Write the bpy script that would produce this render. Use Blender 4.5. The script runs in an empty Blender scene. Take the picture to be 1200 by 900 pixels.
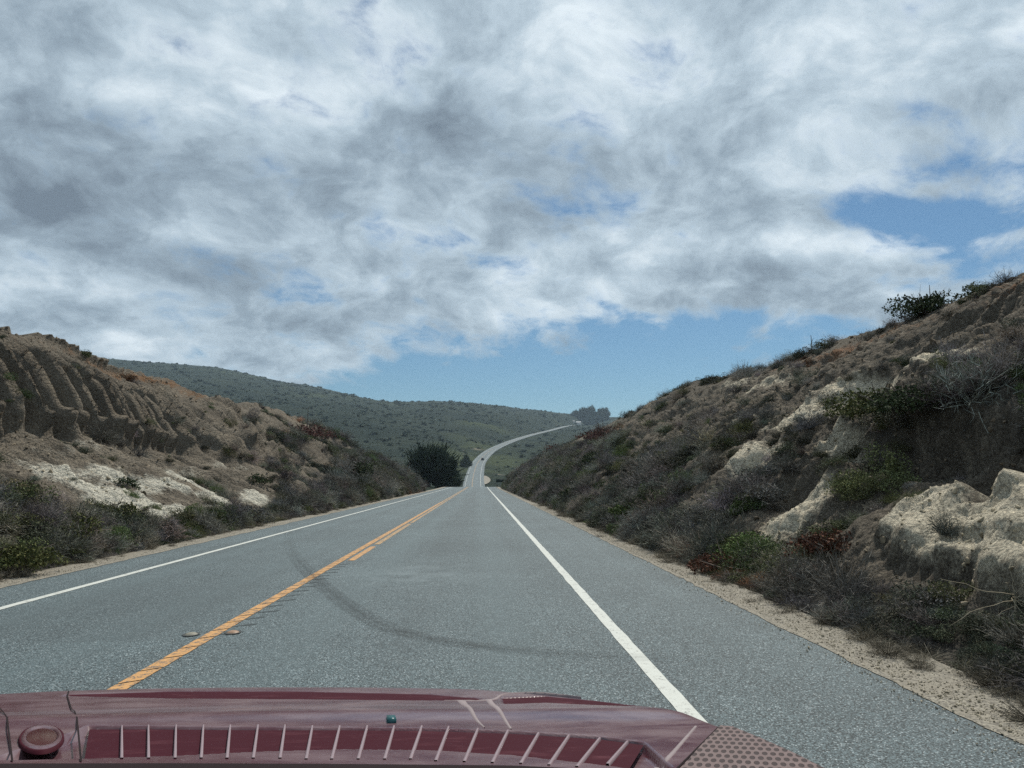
import bpy, math, random
import numpy as np

S = bpy.context.scene
COL = S.collection
R = math.radians
rng = np.random.default_rng(11)
random.seed(5)

# ------------------------------------------------------------------ camera
# metres: camera 1.4 m above the road at the origin, road runs along +Y
F = 860.0 / 1200.0                       # focal length over frame width
PITCH, YAW = R(6.83), R(2.446)
CAM = np.array([0.0, 0.0, 1.4])
cam = bpy.data.cameras.new('camera')
cam.sensor_width = 36.0
cam.lens = 36.0 * F
cam.clip_start = 0.05
cam.clip_end = 20000
co = bpy.data.objects.new('camera', cam)
COL.objects.link(co)
co.location = CAM
co.rotation_euler = (R(90) + PITCH, 0, -YAW)
S.camera = co


# ------------------------------------------------------------------ node helpers
class NT:
    def __init__(s, tree):
        s.t = tree
        s.n = tree.nodes
        s.l = tree.links

    def new(s, typ, **kw):
        nd = s.n.new(typ)
        for k, v in kw.items():
            setattr(nd, k, v)
        return nd

    def set(s, sock, v):
        if isinstance(v, bpy.types.NodeSocket):
            s.l.new(v, sock)
        elif v is not None:
            if sock.type == 'RGBA' and isinstance(v, (tuple, list)) and len(v) == 3:
                v = (*v, 1)
            sock.default_value = v

    def math(s, op, a, b=None, c=None, clamp=False):
        nd = s.new('ShaderNodeMath', operation=op, use_clamp=clamp)
        for i, v in enumerate((a, b, c)):
            if v is not None:
                s.set(nd.inputs[i], v)
        return nd.outputs[0]

    def vmath(s, op, a, b=None, c=None):
        nd = s.new('ShaderNodeVectorMath', operation=op)
        for i, v in enumerate((a, b, c)):
            if v is not None:
                s.set(nd.inputs[i], v)
        return nd.outputs['Value'] if op in ('DOT_PRODUCT', 'LENGTH') else nd.outputs[0]

    def noise(s, vec, scale, detail=4, rough=0.55, dist=0.0, lac=2.0, dim='3D'):
        nd = s.new('ShaderNodeTexNoise', noise_dimensions=dim)
        s.set(nd.inputs['Vector'], vec)
        s.set(nd.inputs['Scale'], scale)
        nd.inputs['Detail'].default_value = detail
        nd.inputs['Roughness'].default_value = rough
        nd.inputs['Distortion'].default_value = dist
        nd.inputs['Lacunarity'].default_value = lac
        return nd.outputs[0]

    def voro(s, vec, scale, feature='F1', out='Distance'):
        nd = s.new('ShaderNodeTexVoronoi', feature=feature)
        s.set(nd.inputs['Vector'], vec)
        nd.inputs['Scale'].default_value = scale
        return nd.outputs[out]

    def ramp(s, f, lo, hi, a=0.0, b=1.0, smooth=True):
        nd = s.new('ShaderNodeMapRange', interpolation_type='SMOOTHSTEP' if smooth else 'LINEAR')
        s.set(nd.inputs[0], f)
        for i, v in enumerate((lo, hi, a, b)):
            s.set(nd.inputs[i + 1], v)
        return nd.outputs[0]

    def mix(s, f, a, b, blend='MIX'):
        nd = s.new('ShaderNodeMix', data_type='RGBA', blend_type=blend)
        s.set(nd.inputs[0], f)
        s.set(nd.inputs[6], a)
        s.set(nd.inputs[7], b)
        return nd.outputs[2]

    def sep(s, v):
        nd = s.new('ShaderNodeSeparateXYZ')
        s.set(nd.inputs[0], v)
        return nd.outputs

    def comb(s, x, y, z):
        nd = s.new('ShaderNodeCombineXYZ')
        for i, v in enumerate((x, y, z)):
            s.set(nd.inputs[i], v)
        return nd.outputs[0]


# ------------------------------------------------------------------ sky and sun
SUN_EL, SUN_AZ = R(56), R(27)            # azimuth from +Y towards +X: ahead and to the left
W = bpy.data.worlds.new('World')
S.world = W
W.use_nodes = True
w = NT(W.node_tree)
w.n.clear()
sky = w.new('ShaderNodeTexSky', sky_type='NISHITA')
sky.sun_disc = False
sky.sun_elevation = SUN_EL
sky.sun_rotation = SUN_AZ
sky.altitude = 50
sky.air_density = 1.0
sky.dust_density = 0.4
sky.ozone_density = 2.0
tc = w.new('ShaderNodeTexCoord')
D = tc.outputs['Generated']
dx, dy, dz = w.sep(D)
# a flat cloud layer seen from below
zz = w.math('ADD', w.math('MAXIMUM', dz, 0.0), 0.42)
cp = w.comb(w.math('DIVIDE', dx, zz), w.math('DIVIDE', dy, zz), 0.0)
q = w.comb(w.math('DIVIDE', dx, w.math('MAXIMUM', dy, 0.05)), w.math('DIVIDE', dz, w.math('MAXIMUM', dy, 0.05)), 0.0)


def blob(acc, cx, cz, rx, rz, amp):
    """one cloud bank or gap at the bearing cx and height cz (tangents)"""
    v = w.vmath('MULTIPLY_ADD', q, (1 / rx, 1 / rz, 0), (-cx / rx, -cz / rz, 0))
    e = w.math('EXPONENT', w.math('MULTIPLY', w.vmath('DOT_PRODUCT', v, v), -1.0))
    return w.math('MULTIPLY_ADD', e, amp, acc)


warp = w.vmath('MULTIPLY_ADD', w.noise(cp, 3.2, 3, 0.5), (0.16, 0.16, 0), cp)
big = w.noise(warp, 3.0, 10, 0.60, 0.1)
fine = w.noise(w.vmath('MULTIPLY', warp, (1.0, 1.0, 1)), 8.5, 10, 0.62, 0.15)
shape = w.math('ADD', w.math('MULTIPLY', big, 0.52), w.math('MULTIPLY', fine, 0.48))
sh0 = w.math('SUBTRACT', shape, 0.5)
# coverage: cloud banks (+) and blue gaps (-)
cov = 0.44
for b in [(-0.02, 0.10, 0.30, 0.060, -0.50), (0.22, 0.14, 0.24, 0.055, -0.52), (0.46, 0.20, 0.20, 0.045, -0.42), (0.12, 0.05, 0.5, 0.06, -0.35),
          (0.66, 0.370, 0.17, 0.028, -0.56), (0.74, 0.29, 0.12, 0.05, -0.28), (0.64, 0.53, 0.12, 0.018, -0.22), (0.72, 0.44, 0.10, 0.02, -0.22),
          (-0.20, 0.35, 0.06, 0.02, -0.17), (0.13, 0.36, 0.06, 0.02, -0.15), (-0.11, 0.235, 0.07, 0.01, -0.22), (0.15, 0.20, 0.06, 0.012, -0.25),
          (0.46, 0.30, 0.22, 0.035, 0.20), (0.30, 0.24, 0.30, 0.02, 0.10), (-0.50, 0.14, 0.26, 0.05, 0.25), (-0.02, 0.165, 0.10, 0.012, 0.15), (0.60, 0.25, 0.14, 0.015, 0.22)]:
    cov = blob(cov, *b)
cov = w.math('MULTIPLY_ADD', sh0, 2.7, cov)
mask = w.ramp(cov, 0.0, 0.40)
# brightness: thin edges bright, thick bases grey
br = 0.58
for b in [(-0.60, 0.36, 0.20, 0.05, -0.42), (-0.57, 0.48, 0.18, 0.05, -0.36), (-0.33, 0.285, 0.12, 0.036, -0.40),
          (-0.02, 0.47, 0.18, 0.05, -0.30), (0.02, 0.40, 0.22, 0.06, -0.16), (0.40, 0.285, 0.22, 0.020, -0.30),
          (0.30, 0.235, 0.26, 0.015, -0.16), (-0.62, 0.62, 0.12, 0.06, -0.22), (-0.30, 0.60, 0.10, 0.04, -0.22), (0.25, 0.42, 0.25, 0.08, -0.10), (-0.25, 0.42, 0.10, 0.05, -0.12),
          (-0.50, 0.525, 0.08, 0.03, 0.24), (-0.40, 0.485, 0.10, 0.04, 0.22), (-0.15, 0.60, 0.30, 0.07, 0.20), (0.32, 0.63, 0.40, 0.08, 0.26), (0.32, 0.53, 0.3, 0.05, 0.12),
          (0.52, 0.325, 0.12, 0.020, 0.34), (-0.42, 0.20, 0.25, 0.05, -0.22), (0.1, 0.22, 0.25, 0.025, 0.20), (0.06, 0.275, 0.14, 0.03, 0.16), (-0.49, 0.172, 0.055, 0.022, 0.60), (-0.25, 0.33, 0.2, 0.03, 0.12)]:
    br = blob(br, *b)
tone = w.noise(w.vmath('ADD', warp, (7.3, 2.1, 0)), 5.0, 10, 0.62, 0.2)
br = w.math('MULTIPLY_ADD', sh0, -2.3, br)
br = w.math('MULTIPLY_ADD', w.math('SUBTRACT', tone, 0.5), 1.65, br)
rampn = w.new('ShaderNodeValToRGB')
e = rampn.color_ramp
e.elements[0].position, e.elements[0].color = 0.0, (1.6, 2.05, 2.6, 1)
e.elements[1].position, e.elements[1].color = 1.0, (7.9, 8.8, 9.4, 1)
e.elements.new(0.35).color = (3.0, 3.8, 4.55, 1)
e.elements.new(0.65).color = (4.9, 5.95, 6.8, 1)
w.set(rampn.inputs[0], br)
skyc = w.mix(mask, w.mix(1.0, sky.outputs[0], (0.38, 0.58, 0.68), 'MULTIPLY'), rampn.outputs[0])
bg = w.new('ShaderNodeBackground')
w.set(bg.inputs[0], skyc)
bg.inputs[1].default_value = 0.10
w.l.new(bg.outputs[0], w.new('ShaderNodeOutputWorld').inputs[0])

sun = bpy.data.lights.new('sun', 'SUN')
sun.energy = 4.3
sun.angle = R(1.2)
sun.color = (1.0, 0.94, 0.84)
so = bpy.data.objects.new('sun', sun)
COL.objects.link(so)
so.rotation_euler = (R(90) - SUN_EL, 0, R(180) - SUN_AZ)
so.location = (0, 0, 60)

S.view_settings.view_transform = 'Standard'
S.view_settings.look = 'None'
S.view_settings.exposure = 0.0
S.view_settings.gamma = 1.0
S.cycles.use_denoising = False
S.cycles.max_bounces = 6
S.cycles.volume_bounces = 0
S.cycles.transparent_max_bounces = 8


# ------------------------------------------------------------------ mesh helpers
def mesh_obj(name, V, Fc, mat=None, parent=None, smooth=False, mats=None, fmat=None):
    me = bpy.data.meshes.new(name)
    V = np.asarray(V, np.float32).reshape(-1, 3)
    Fc = np.asarray(Fc, np.int32) if not isinstance(Fc, list) or (len(Fc) and len({len(f) for f in Fc}) == 1) else Fc
    if isinstance(Fc, np.ndarray):
        k = Fc.shape[1]
        me.vertices.add(len(V))
        me.vertices.foreach_set('co', V.ravel())
        me.loops.add(Fc.size)
        me.loops.foreach_set('vertex_index', Fc.ravel())
        me.polygons.add(len(Fc))
        me.polygons.foreach_set('loop_start', np.arange(len(Fc), dtype=np.int32) * k)
    else:
        me.from_pydata(V.tolist(), [], Fc)
    me.update(calc_edges=True)
    me.validate()
    if smooth:
        me.polygons.foreach_set('use_smooth', np.ones(len(me.polygons), bool))
    if mat:
        me.materials.append(mat)
    o = bpy.data.objects.new(name, me)
    COL.objects.link(o)
    if parent:
        o.parent = parent
    return o


def tag(o, label=None, cat=None, group=None, kind=None):
    for k, v in (('label', label), ('category', cat), ('group', group), ('kind', kind)):
        if v:
            o[k] = v
    return o


def empty(name, loc, rz=0.0):
    o = bpy.data.objects.new(name, None)
    COL.objects.link(o)
    o.location = loc
    o.rotation_euler = (0, 0, rz)
    return o


def grid_faces(ny, nx):
    a = np.arange(ny * nx).reshape(ny, nx)
    return np.stack([a[:-1, :-1], a[:-1, 1:], a[1:, 1:], a[1:, :-1]], -1).reshape(-1, 4)


class MB:
    """collects boxes and tubes for one mesh"""
    def __init__(s):
        s.v, s.f = [], []

    def add(s, V, Fc):
        n = len(s.v)
        s.v += [tuple(p) for p in V]
        s.f += [tuple(i + n for i in f) for f in Fc]
        return s

    def box(s, c, d, rz=0.0, taper=(1, 1)):
        V = []
        for k in (-1, 1):
            tx, ty = taper if k > 0 else (1, 1)
            for (i, j) in ((-1, -1), (1, -1), (1, 1), (-1, 1)):
                x, y = i * d[0] / 2 * tx, j * d[1] / 2 * ty
                V.append((c[0] + x * math.cos(rz) - y * math.sin(rz), c[1] + x * math.sin(rz) + y * math.cos(rz), c[2] + k * d[2] / 2))
        return s.add(V, [(3, 2, 1, 0), (4, 5, 6, 7), (0, 1, 5, 4), (1, 2, 6, 5), (2, 3, 7, 6), (3, 0, 4, 7)])

    def tube(s, pts, rad, k=6):
        pts = np.asarray(pts, float)
        n = len(pts)
        rad = np.broadcast_to(rad, n)
        V = []
        for i in range(n):
            t = pts[min(i + 1, n - 1)] - pts[max(i - 1, 0)]
            t /= np.linalg.norm(t) + 1e-9
            a = np.cross(t, (0.3, 0.1, 0.95) if abs(t[2]) < 0.9 else (1, 0.1, 0))
            a /= np.linalg.norm(a)
            b = np.cross(t, a)
            for j in range(k):
                th = 2 * math.pi * j / k
                V.append(pts[i] + rad[i] * (a * math.cos(th) + b * math.sin(th)))
        Fc = [(i * k + j, i * k + (j + 1) % k, (i + 1) * k + (j + 1) % k, (i + 1) * k + j) for i in range(n - 1) for j in range(k)]
        Fc += [tuple(range(k))[::-1], tuple((n - 1) * k + j for j in range(k))]
        return s.add(V, Fc)

    def build(s, name, mat, parent=None, smooth=False):
        return mesh_obj(name, s.v, s.f, mat, parent, smooth)


# ------------------------------------------------------------------ numpy noise
_perm = np.random.default_rng(3).permutation(256)
_perm = np.concatenate([_perm, _perm])
_g = np.random.default_rng(4).normal(size=(256, 3))
_g /= np.linalg.norm(_g, axis=1, keepdims=True)


def perlin(x, y, z):
    xi, yi, zi = np.floor(x).astype(int), np.floor(y).astype(int), np.floor(z).astype(int)
    xf, yf, zf = x - xi, y - yi, z - zi
    u, v, t = (f * f * f * (f * (f * 6 - 15) + 10) for f in (xf, yf, zf))
    xi, yi, zi = xi & 255, yi & 255, zi & 255

    def gr(i, j, k):
        h = _perm[_perm[_perm[(xi + i) & 255] + ((yi + j) & 255)] + ((zi + k) & 255)]
        gg = _g[h]
        return gg[..., 0] * (xf - i) + gg[..., 1] * (yf - j) + gg[..., 2] * (zf - k)
    l = lambda a, b, f: a + f * (b - a)
    return 1.5 * l(l(l(gr(0, 0, 0), gr(1, 0, 0), u), l(gr(0, 1, 0), gr(1, 1, 0), u), v),
                   l(l(gr(0, 0, 1), gr(1, 0, 1), u), l(gr(0, 1, 1), gr(1, 1, 1), u), v), t)


def fbm(x, y, z, octv=4, gain=0.5, ridged=False):
    s, a = np.zeros_like(x, float), 1.0
    for o in range(octv):
        n = perlin(x + 17.3 * o, y - 9.1 * o, z + 5.7 * o)
        s += a * ((0.5 - np.abs(n)) * 1.6 - 0.25 if ridged else n)
        x, y, z, a = x * 2.03, y * 2.03, z * 2.03, a * gain
    return s


def sstep(x, a, b):
    t = np.clip((x - a) / (b - a), 0, 1)
    return t * t * (3 - 2 * t)


# ------------------------------------------------------------------ materials
def mat(name):
    m = bpy.data.materials.new(name)
    m.use_nodes = True
    t = NT(m.node_tree)
    t.n.clear()
    p = t.new('ShaderNodeBsdfPrincipled')
    t.l.new(p.outputs[0], t.new('ShaderNodeOutputMaterial').inputs[0])
    p.inputs['Specular IOR Level'].default_value = 0.25
    return m, t, p


def bump(t, p, h, strength, dist):
    b = t.new('ShaderNodeBump')
    b.inputs['Strength'].default_value = strength
    b.inputs['Distance'].default_value = dist
    t.set(b.inputs['Height'], h)
    t.l.new(b.outputs[0], p.inputs['Normal'])


def opos(t):
    return t.new('ShaderNodeNewGeometry').outputs['Position']


def plain(name, c, rough=0.6, metal=0.0, coat=0.0, var=0.15, scale=6.0):
    m, t, p = mat(name)
    n = t.noise(opos(t), scale, 5, 0.6)
    lo = tuple(x * (1 - var) for x in c)
    hi = tuple(x * (1 + var) for x in c)
    t.set(p.inputs['Base Color'], t.mix(n, lo, hi))
    p.inputs['Roughness'].default_value = rough
    p.inputs['Metallic'].default_value = metal
    p.inputs['Coat Weight'].default_value = coat
    return m


def attr(t, name, out='Color', typ='GEOMETRY'):
    nd = t.new('ShaderNodeAttribute', attribute_type=typ, attribute_name=name)
    return nd.outputs[out]


# asphalt
M_ASPH, t, p = mat('asphalt')
P = opos(t)
px, py, pz = t.sep(P)
v = t.new('ShaderNodeTexVoronoi')
t.set(v.inputs['Vector'], P)
v.inputs['Scale'].default_value = 135
cell = t.sep(v.outputs['Color'])[0]
grain = t.ramp(cell, 0.1, 1.0, 0.0, 1.0)
long_ = t.noise(t.vmath('MULTIPLY', P, (2.2, 0.05, 1)), 1.0, 4, 0.6)
patch = t.noise(P, 0.35, 6, 0.6, 0.3)
mott = t.noise(P, 9, 5, 0.7)
base = t.mix(grain, (0.012, 0.019, 0.021), (0.128, 0.176, 0.190))
base = t.mix(t.ramp(cell, 0.93, 0.97), base, (0.34, 0.39, 0.40))
base = t.mix(1.0, base, t.mix(long_, (0.72, 0.72, 0.72), (1.28, 1.28, 1.28)), 'MULTIPLY')
base = t.mix(1.0, base, t.mix(patch, (0.62, 0.62, 0.63), (1.38, 1.38, 1.38)), 'MULTIPLY')
base = t.mix(1.0, base, t.mix(mott, (0.8, 0.8, 0.8), (1.2, 1.2, 1.2)), 'MULTIPLY')


def band(x, c, wd):
    return t.math('EXPONENT', t.math('MULTIPLY', t.math('POWER', t.math('DIVIDE', t.math('SUBTRACT', x, c), wd), 2.0), -1.0))


# polished wheel paths, oil strip in the middle of the lane
wheel = t.math('ADD', t.math('ADD', band(px, -1.6, 0.34), band(px, 0.2, 0.34)), t.math('ADD', band(px, -3.3, 0.3), band(px, -4.7, 0.3)))
base = t.mix(t.math('MULTIPLY', wheel, 0.28), base, (0.098, 0.136, 0.147))
base = t.mix(t.math('MULTIPLY', t.math('MULTIPLY', band(px, -0.65, 0.35), long_), 0.35), base, (0.048, 0.062, 0.067))
# scuffed pale spot in the lane, windscreen reflection painted dark in the other lane
spot = t.vmath('MULTIPLY_ADD', P, (1 / 0.9, 1 / 1.4, 0), (0.93 / 0.9, -11.4 / 1.4, 0))
spot = t.math('MULTIPLY', t.math('EXPONENT', t.math('MULTIPLY', t.vmath('DOT_PRODUCT', spot, spot), -1.2)), t.ramp(t.noise(P, 2.0, 5, 0.65), 0.35, 0.65))
base = t.mix(t.math('MULTIPLY', spot, 0.55), base, (0.165, 0.205, 0.218))
edge = t.math('ADD', py, t.math('MULTIPLY', t.noise(P, 1.2, 4), 0.5))
reflm = t.math('MULTIPLY', t.math('MULTIPLY', t.ramp(edge, 6.95, 7.15), t.ramp(edge, 12.4, 10.2)), t.math('MULTIPLY', t.ramp(px, -2.55, -2.95), t.ramp(px, -5.2, -4.6)))
base = t.mix(t.math('MULTIPLY', reflm, 0.30), base, (0.040, 0.052, 0.056))
t.set(p.inputs['Base Color'], base)
p.inputs['Roughness'].default_value = 0.72
p.inputs['Specular IOR Level'].default_value = 0.38
bump(t, p, t.math('ADD', v.outputs['Distance'], t.math('MULTIPLY', mott, 0.5)), 0.6, 0.006)


def paint(name, c, worn):
    m, t, p = mat(name)
    P = opos(t)
    n = t.noise(P, 14, 6, 0.7)
    n2 = t.noise(P, 70, 3, 0.6)
    wv = t.math('ADD', t.math('MULTIPLY', n, 0.6), t.math('MULTIPLY', n2, 0.4))
    f = t.ramp(wv, worn - 0.05, worn + 0.05)
    t.set(p.inputs['Base Color'], t.mix(f, (0.10, 0.10, 0.098), t.mix(n, tuple(x * 0.78 for x in c), c)))
    p.inputs['Roughness'].default_value = 0.65
    bump(t, p, n2, 0.4, 0.004)
    return m


M_WHITE = paint('white_road_paint', (0.55, 0.57, 0.53), 0.405)
M_YEL = paint('yellow_road_paint', (0.56, 0.31, 0.12), 0.465)
M_YELW = paint('worn_yellow_paint', (0.52, 0.33, 0.15), 0.49)
# dark curved mark: broken up by noise, so mixed with see-through
M_ARC, t, p = mat('dark_arc')
P = opos(t)
sk = attr(t, 'arc_strength', 'Fac')
n = t.noise(P, 130, 3, 0.7)
streak = t.noise(t.vmath('MULTIPLY', P, (3, 3, 3)), 2, 4)
p.inputs['Base Color'].default_value = (0.035, 0.037, 0.038, 1)
p.inputs['Roughness'].default_value = 0.8
t.set(p.inputs['Alpha'], t.math('MULTIPLY', sk, t.ramp(t.math('ADD', n, t.math('MULTIPLY', streak, 0.5)), 0.55, 1.0, 0.1, 0.62)))


def soil(name, base_a, base_b, pale_c, dark_c, rust_c):
    m, t, p = mat(name)
    P = opos(t)
    mk = t.sep(attr(t, 'mask'))
    n1 = t.noise(P, 0.5, 6, 0.6, 0.3)
    n2 = t.noise(P, 3.2, 8, 0.65)
    n3 = t.noise(t.vmath('MULTIPLY', P, (1.0, 1.6, 1.0)), 14, 6, 0.7)
    vo = t.new('ShaderNodeTexVoronoi')
    t.set(vo.inputs['Vector'], t.vmath('MULTIPLY_ADD', t.noise(P, 6, 2), (0.1, 0.1, 0.1), P))
    vo.inputs['Scale'].default_value = 13
    peb = t.sep(vo.outputs['Color'])[1]
    c = t.mix(t.ramp(n1, 0.3, 0.7), base_a, base_b)
    c = t.mix(t.ramp(peb, 0.55, 1.0, 0.0, 0.6), c, t.mix(n2, (0.30, 0.265, 0.21), (0.16, 0.135, 0.11)))
    c = t.mix(t.ramp(n3, 0.52, 0.75, 0.0, 0.55), c, (0.075, 0.066, 0.056))
    brk = t.math('ADD', t.math('MULTIPLY', t.math('SUBTRACT', n2, 0.5), 1.0), t.math('MULTIPLY', t.math('SUBTRACT', n3, 0.5), 0.7))
    fall = t.noise(t.vmath('MULTIPLY', P, (0.32, 1.7, 0.32)), 2.2, 7, 0.65)
    c = t.mix(t.ramp(fall, 0.50, 0.72, 0, 0.65), c, (0.072, 0.062, 0.050))
    c = t.mix(t.ramp(fall, 0.46, 0.28, 0, 0.40), c, (0.30, 0.262, 0.20))
    ru = t.ramp(t.math('ADD', mk[2], brk), 0.40, 0.75)
    c = t.mix(ru, c, t.mix(n3, rust_c, tuple(x * 1.5 for x in rust_c)))
    dk = t.ramp(t.math('ADD', mk[1], t.math('MULTIPLY', brk, 0.9)), 0.45, 0.85)
    c = t.mix(t.math('MULTIPLY', dk, 0.85), c, t.mix(n3, dark_c, tuple(x * 1.9 for x in dark_c)))
    pl = t.ramp(t.math('ADD', mk[0], t.math('MULTIPLY', brk, 0.75)), 0.38, 0.72)
    pc = t.mix(n2, tuple(x * 0.72 for x in pale_c), pale_c)
    pc = t.mix(t.ramp(n3, 0.55, 0.8, 0, 0.35), pc, tuple(x * 0.5 for x in pale_c))
    c = t.mix(pl, c, pc)
    n4 = t.noise(P, 38, 5, 0.7)
    c = t.mix(1.0, c, t.mix(t.ramp(n4, 0.32, 0.68), (0.55, 0.55, 0.56), (1.38, 1.37, 1.34)), 'MULTIPLY')
    crk = t.voro(t.vmath('MULTIPLY_ADD', n2, (0.5, 0.5, 0.5), P), 2.6, 'DISTANCE_TO_EDGE')
    c = t.mix(t.math('MULTIPLY', t.ramp(crk, 0.05, 0.0), t.math('MULTIPLY', pl, 0.45)), c, (0.10, 0.088, 0.068))
    t.set(p.inputs['Base Color'], c)
    p.inputs['Roughness'].default_value = 0.95
    p.inputs['Specular IOR Level'].default_value = 0.1
    h = t.math('ADD', t.math('MULTIPLY', n3, 0.6), t.math('MULTIPLY', vo.outputs['Distance'], -0.5))
    bump(t, p, t.math('ADD', t.math('ADD', h, t.math('MULTIPLY', n4, 0.35)), t.math('MULTIPLY', n2, 0.8)), 1.0, 0.11)
    return m


M_SOILR = soil('cut_slope_soil', (0.102, 0.089, 0.072), (0.158, 0.139, 0.111), (0.66, 0.60, 0.47), (0.050, 0.047, 0.042), (0.15, 0.085, 0.05))
M_SOILL = soil('gullied_slope_soil', (0.122, 0.106, 0.086), (0.190, 0.167, 0.134), (0.64, 0.62, 0.53), (0.048, 0.046, 0.042), (0.14, 0.085, 0.05))

M_GRAVEL, t, p = mat('roadside_gravel')
P = opos(t)
vo = t.new('ShaderNodeTexVoronoi')
t.set(vo.inputs['Vector'], P)
vo.inputs['Scale'].default_value = 60
g = t.sep(vo.outputs['Color'])
c = t.mix(g[0], (0.12, 0.11, 0.095), (0.33, 0.305, 0.25))
c = t.mix(t.ramp(t.noise(P, 2.5, 6, 0.65), 0.4, 0.7), c, t.mix(g[1], (0.21, 0.19, 0.155), (0.29, 0.265, 0.215)))
c = t.mix(t.ramp(t.noise(P, 7, 5, 0.7), 0.55, 0.75, 0, 0.6), c, (0.10, 0.088, 0.07))
t.set(p.inputs['Base Color'], c)
p.inputs['Roughness'].default_value = 0.95
bump(t, p, vo.outputs['Distance'], 0.8, 0.012)

M_HILL, t, p = mat('coastal_scrub_ground')
P = opos(t)
a = t.noise(P, 0.006, 6, 0.6, 0.4)
b = t.noise(P, 0.035, 7, 0.65)
d = t.noise(P, 0.25, 6, 0.7)
mk = t.sep(attr(t, 'mask'))
c = t.mix(t.ramp(b, 0.35, 0.65), (0.025, 0.036, 0.028), (0.037, 0.048, 0.036))
c = t.mix(t.ramp(t.math('ADD', a, t.math('MULTIPLY', mk[0], 0.5)), 0.55, 0.78), c, t.mix(d, (0.050, 0.066, 0.034), (0.075, 0.088, 0.046)))
c = t.mix(t.ramp(t.noise(P, 0.011, 7, 0.68), 0.46, 0.62, 0, 0.75), c, (0.020, 0.030, 0.025))
c = t.mix(t.ramp(d, 0.48, 0.66, 0, 0.5), c, (0.024, 0.034, 0.027))
c = t.mix(t.ramp(t.math('ADD', t.noise(P, 0.02, 8, 0.7), mk[1]), 0.69, 0.80, 0, 0.8), c, (0.26, 0.23, 0.175))
t.set(p.inputs['Base Color'], c)
p.inputs['Roughness'].default_value = 1.0
p.inputs['Specular IOR Level'].default_value = 0.05
bump(t, p, t.math('ADD', d, b), 1.0, 3.0)


def plant_mat(name, c0, c1, tinted=True, rough=0.85, trans=0.0):
    m, t, p = mat(name)
    rnd = t.new('ShaderNodeNewGeometry').outputs['Random Per Island']
    c = t.mix(rnd, c0, c1)
    if tinted:
        c = t.mix(1.0, c, attr(t, 'tint', 'Color', 'INSTANCER'), 'MULTIPLY')
    t.set(p.inputs['Base Color'], c)
    p.inputs['Roughness'].default_value = rough
    p.inputs['Specular IOR Level'].default_value = 0.12
    return m


M_TWIG = plant_mat('dry_twigs', (0.45, 0.44, 0.43), (1.5, 1.46, 1.42))
M_LEAF = plant_mat('scrub_leaves', (0.55, 0.55, 0.5), (1.3, 1.3, 1.2))
M_TWIG_GREY = plant_mat('grey_twigs', (0.055, 0.050, 0.046), (0.17, 0.155, 0.145), False)
M_STRAW = plant_mat('straw_stalks', (0.30, 0.25, 0.17), (0.48, 0.43, 0.32), False)
M_BARK = plain('weathered_bark', (0.10, 0.08, 0.065), 0.9, var=0.4)
M_GREEN = plant_mat('bright_leaves', (0.040, 0.064, 0.022), (0.095, 0.125, 0.042), False)
M_OLIVE = plant_mat('olive_leaves', (0.045, 0.055, 0.022), (0.12, 0.125, 0.045), False)
M_DKGREEN = plant_mat('dark_leaves', (0.022, 0.034, 0.016), (0.060, 0.078, 0.036), False)
M_RUST = plant_mat('rust_red_leaves', (0.055, 0.026, 0.018), (0.145, 0.068, 0.042), False)
M_DKRED = plant_mat('dull_red_leaves', (0.06, 0.028, 0.026), (0.13, 0.06, 0.05), False)
M_GREY = plant_mat('grey_leaves', (0.06, 0.062, 0.06), (0.15, 0.15, 0.145), False)
M_CYP = plant_mat('cypress_needles', (0.014, 0.024, 0.016), (0.050, 0.070, 0.040), False)
M_STONE, t, p = mat('loose_stone')
P = t.new('ShaderNodeTexCoord').outputs['Object']
c = t.mix(t.noise(P, 3, 5, 0.6), (0.55, 0.52, 0.46), (1.25, 1.2, 1.1))
t.set(p.inputs['Base Color'], t.mix(1.0, c, attr(t, 'tint', 'Color', 'INSTANCER'), 'MULTIPLY'))
p.inputs['Roughness'].default_value = 0.95
M_ROCK = plain('pale_rock', (0.40, 0.37, 0.30), 0.95, var=0.35, scale=2)

# ------------------------------------------------------------------ road line and heights
GRADE = -0.0105
#        Y     X(centre)  z
ROUTE = np.array([(-60, -1.67, 0.63), (0, -1.67, 0), (60, -1.67, -0.63), (110, -1.67, -1.155), (150, -1.70, -1.62), (185, -1.9, -2.9), (230, -2.2, -5.3),
                  (290, -2.6, -5.2), (340, -2.9, -2.5), (400, -2.5, 1.9), (480, -0.6, 8.1), (560, 6.3, 16.4), (660, 20.7, 26.0),
                  (800, 48.4, 39.5), (1000, 95.3, 57.8), (1200, 146.5, 76.8), (1330, 184, 86.0), (1500, 240, 93)])


def hermite(xs, ys, x):
    m = np.gradient(ys, xs)
    i = np.clip(np.searchsorted(xs, x) - 1, 0, len(xs) - 2)
    h = xs[i + 1] - xs[i]
    u = (x - xs[i]) / h
    return ((2 * u**3 - 3 * u**2 + 1) * ys[i] + (u**3 - 2 * u**2 + u) * h * m[i] + (-2 * u**3 + 3 * u**2) * ys[i + 1] + (u**3 - u**2) * h * m[i + 1])


def road_x(Y):
    return hermite(ROUTE[:, 0], ROUTE[:, 1], Y)


def road_z(Y):
    Y = np.asarray(Y, float)
    return np.where(Y < 110, GRADE * Y, hermite(ROUTE[:, 0], ROUTE[:, 2], Y))


YS = np.concatenate([np.arange(-40, 60, 2.0), np.arange(60, 300, 3.0), np.arange(300, 1460, 6.0)])


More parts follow.
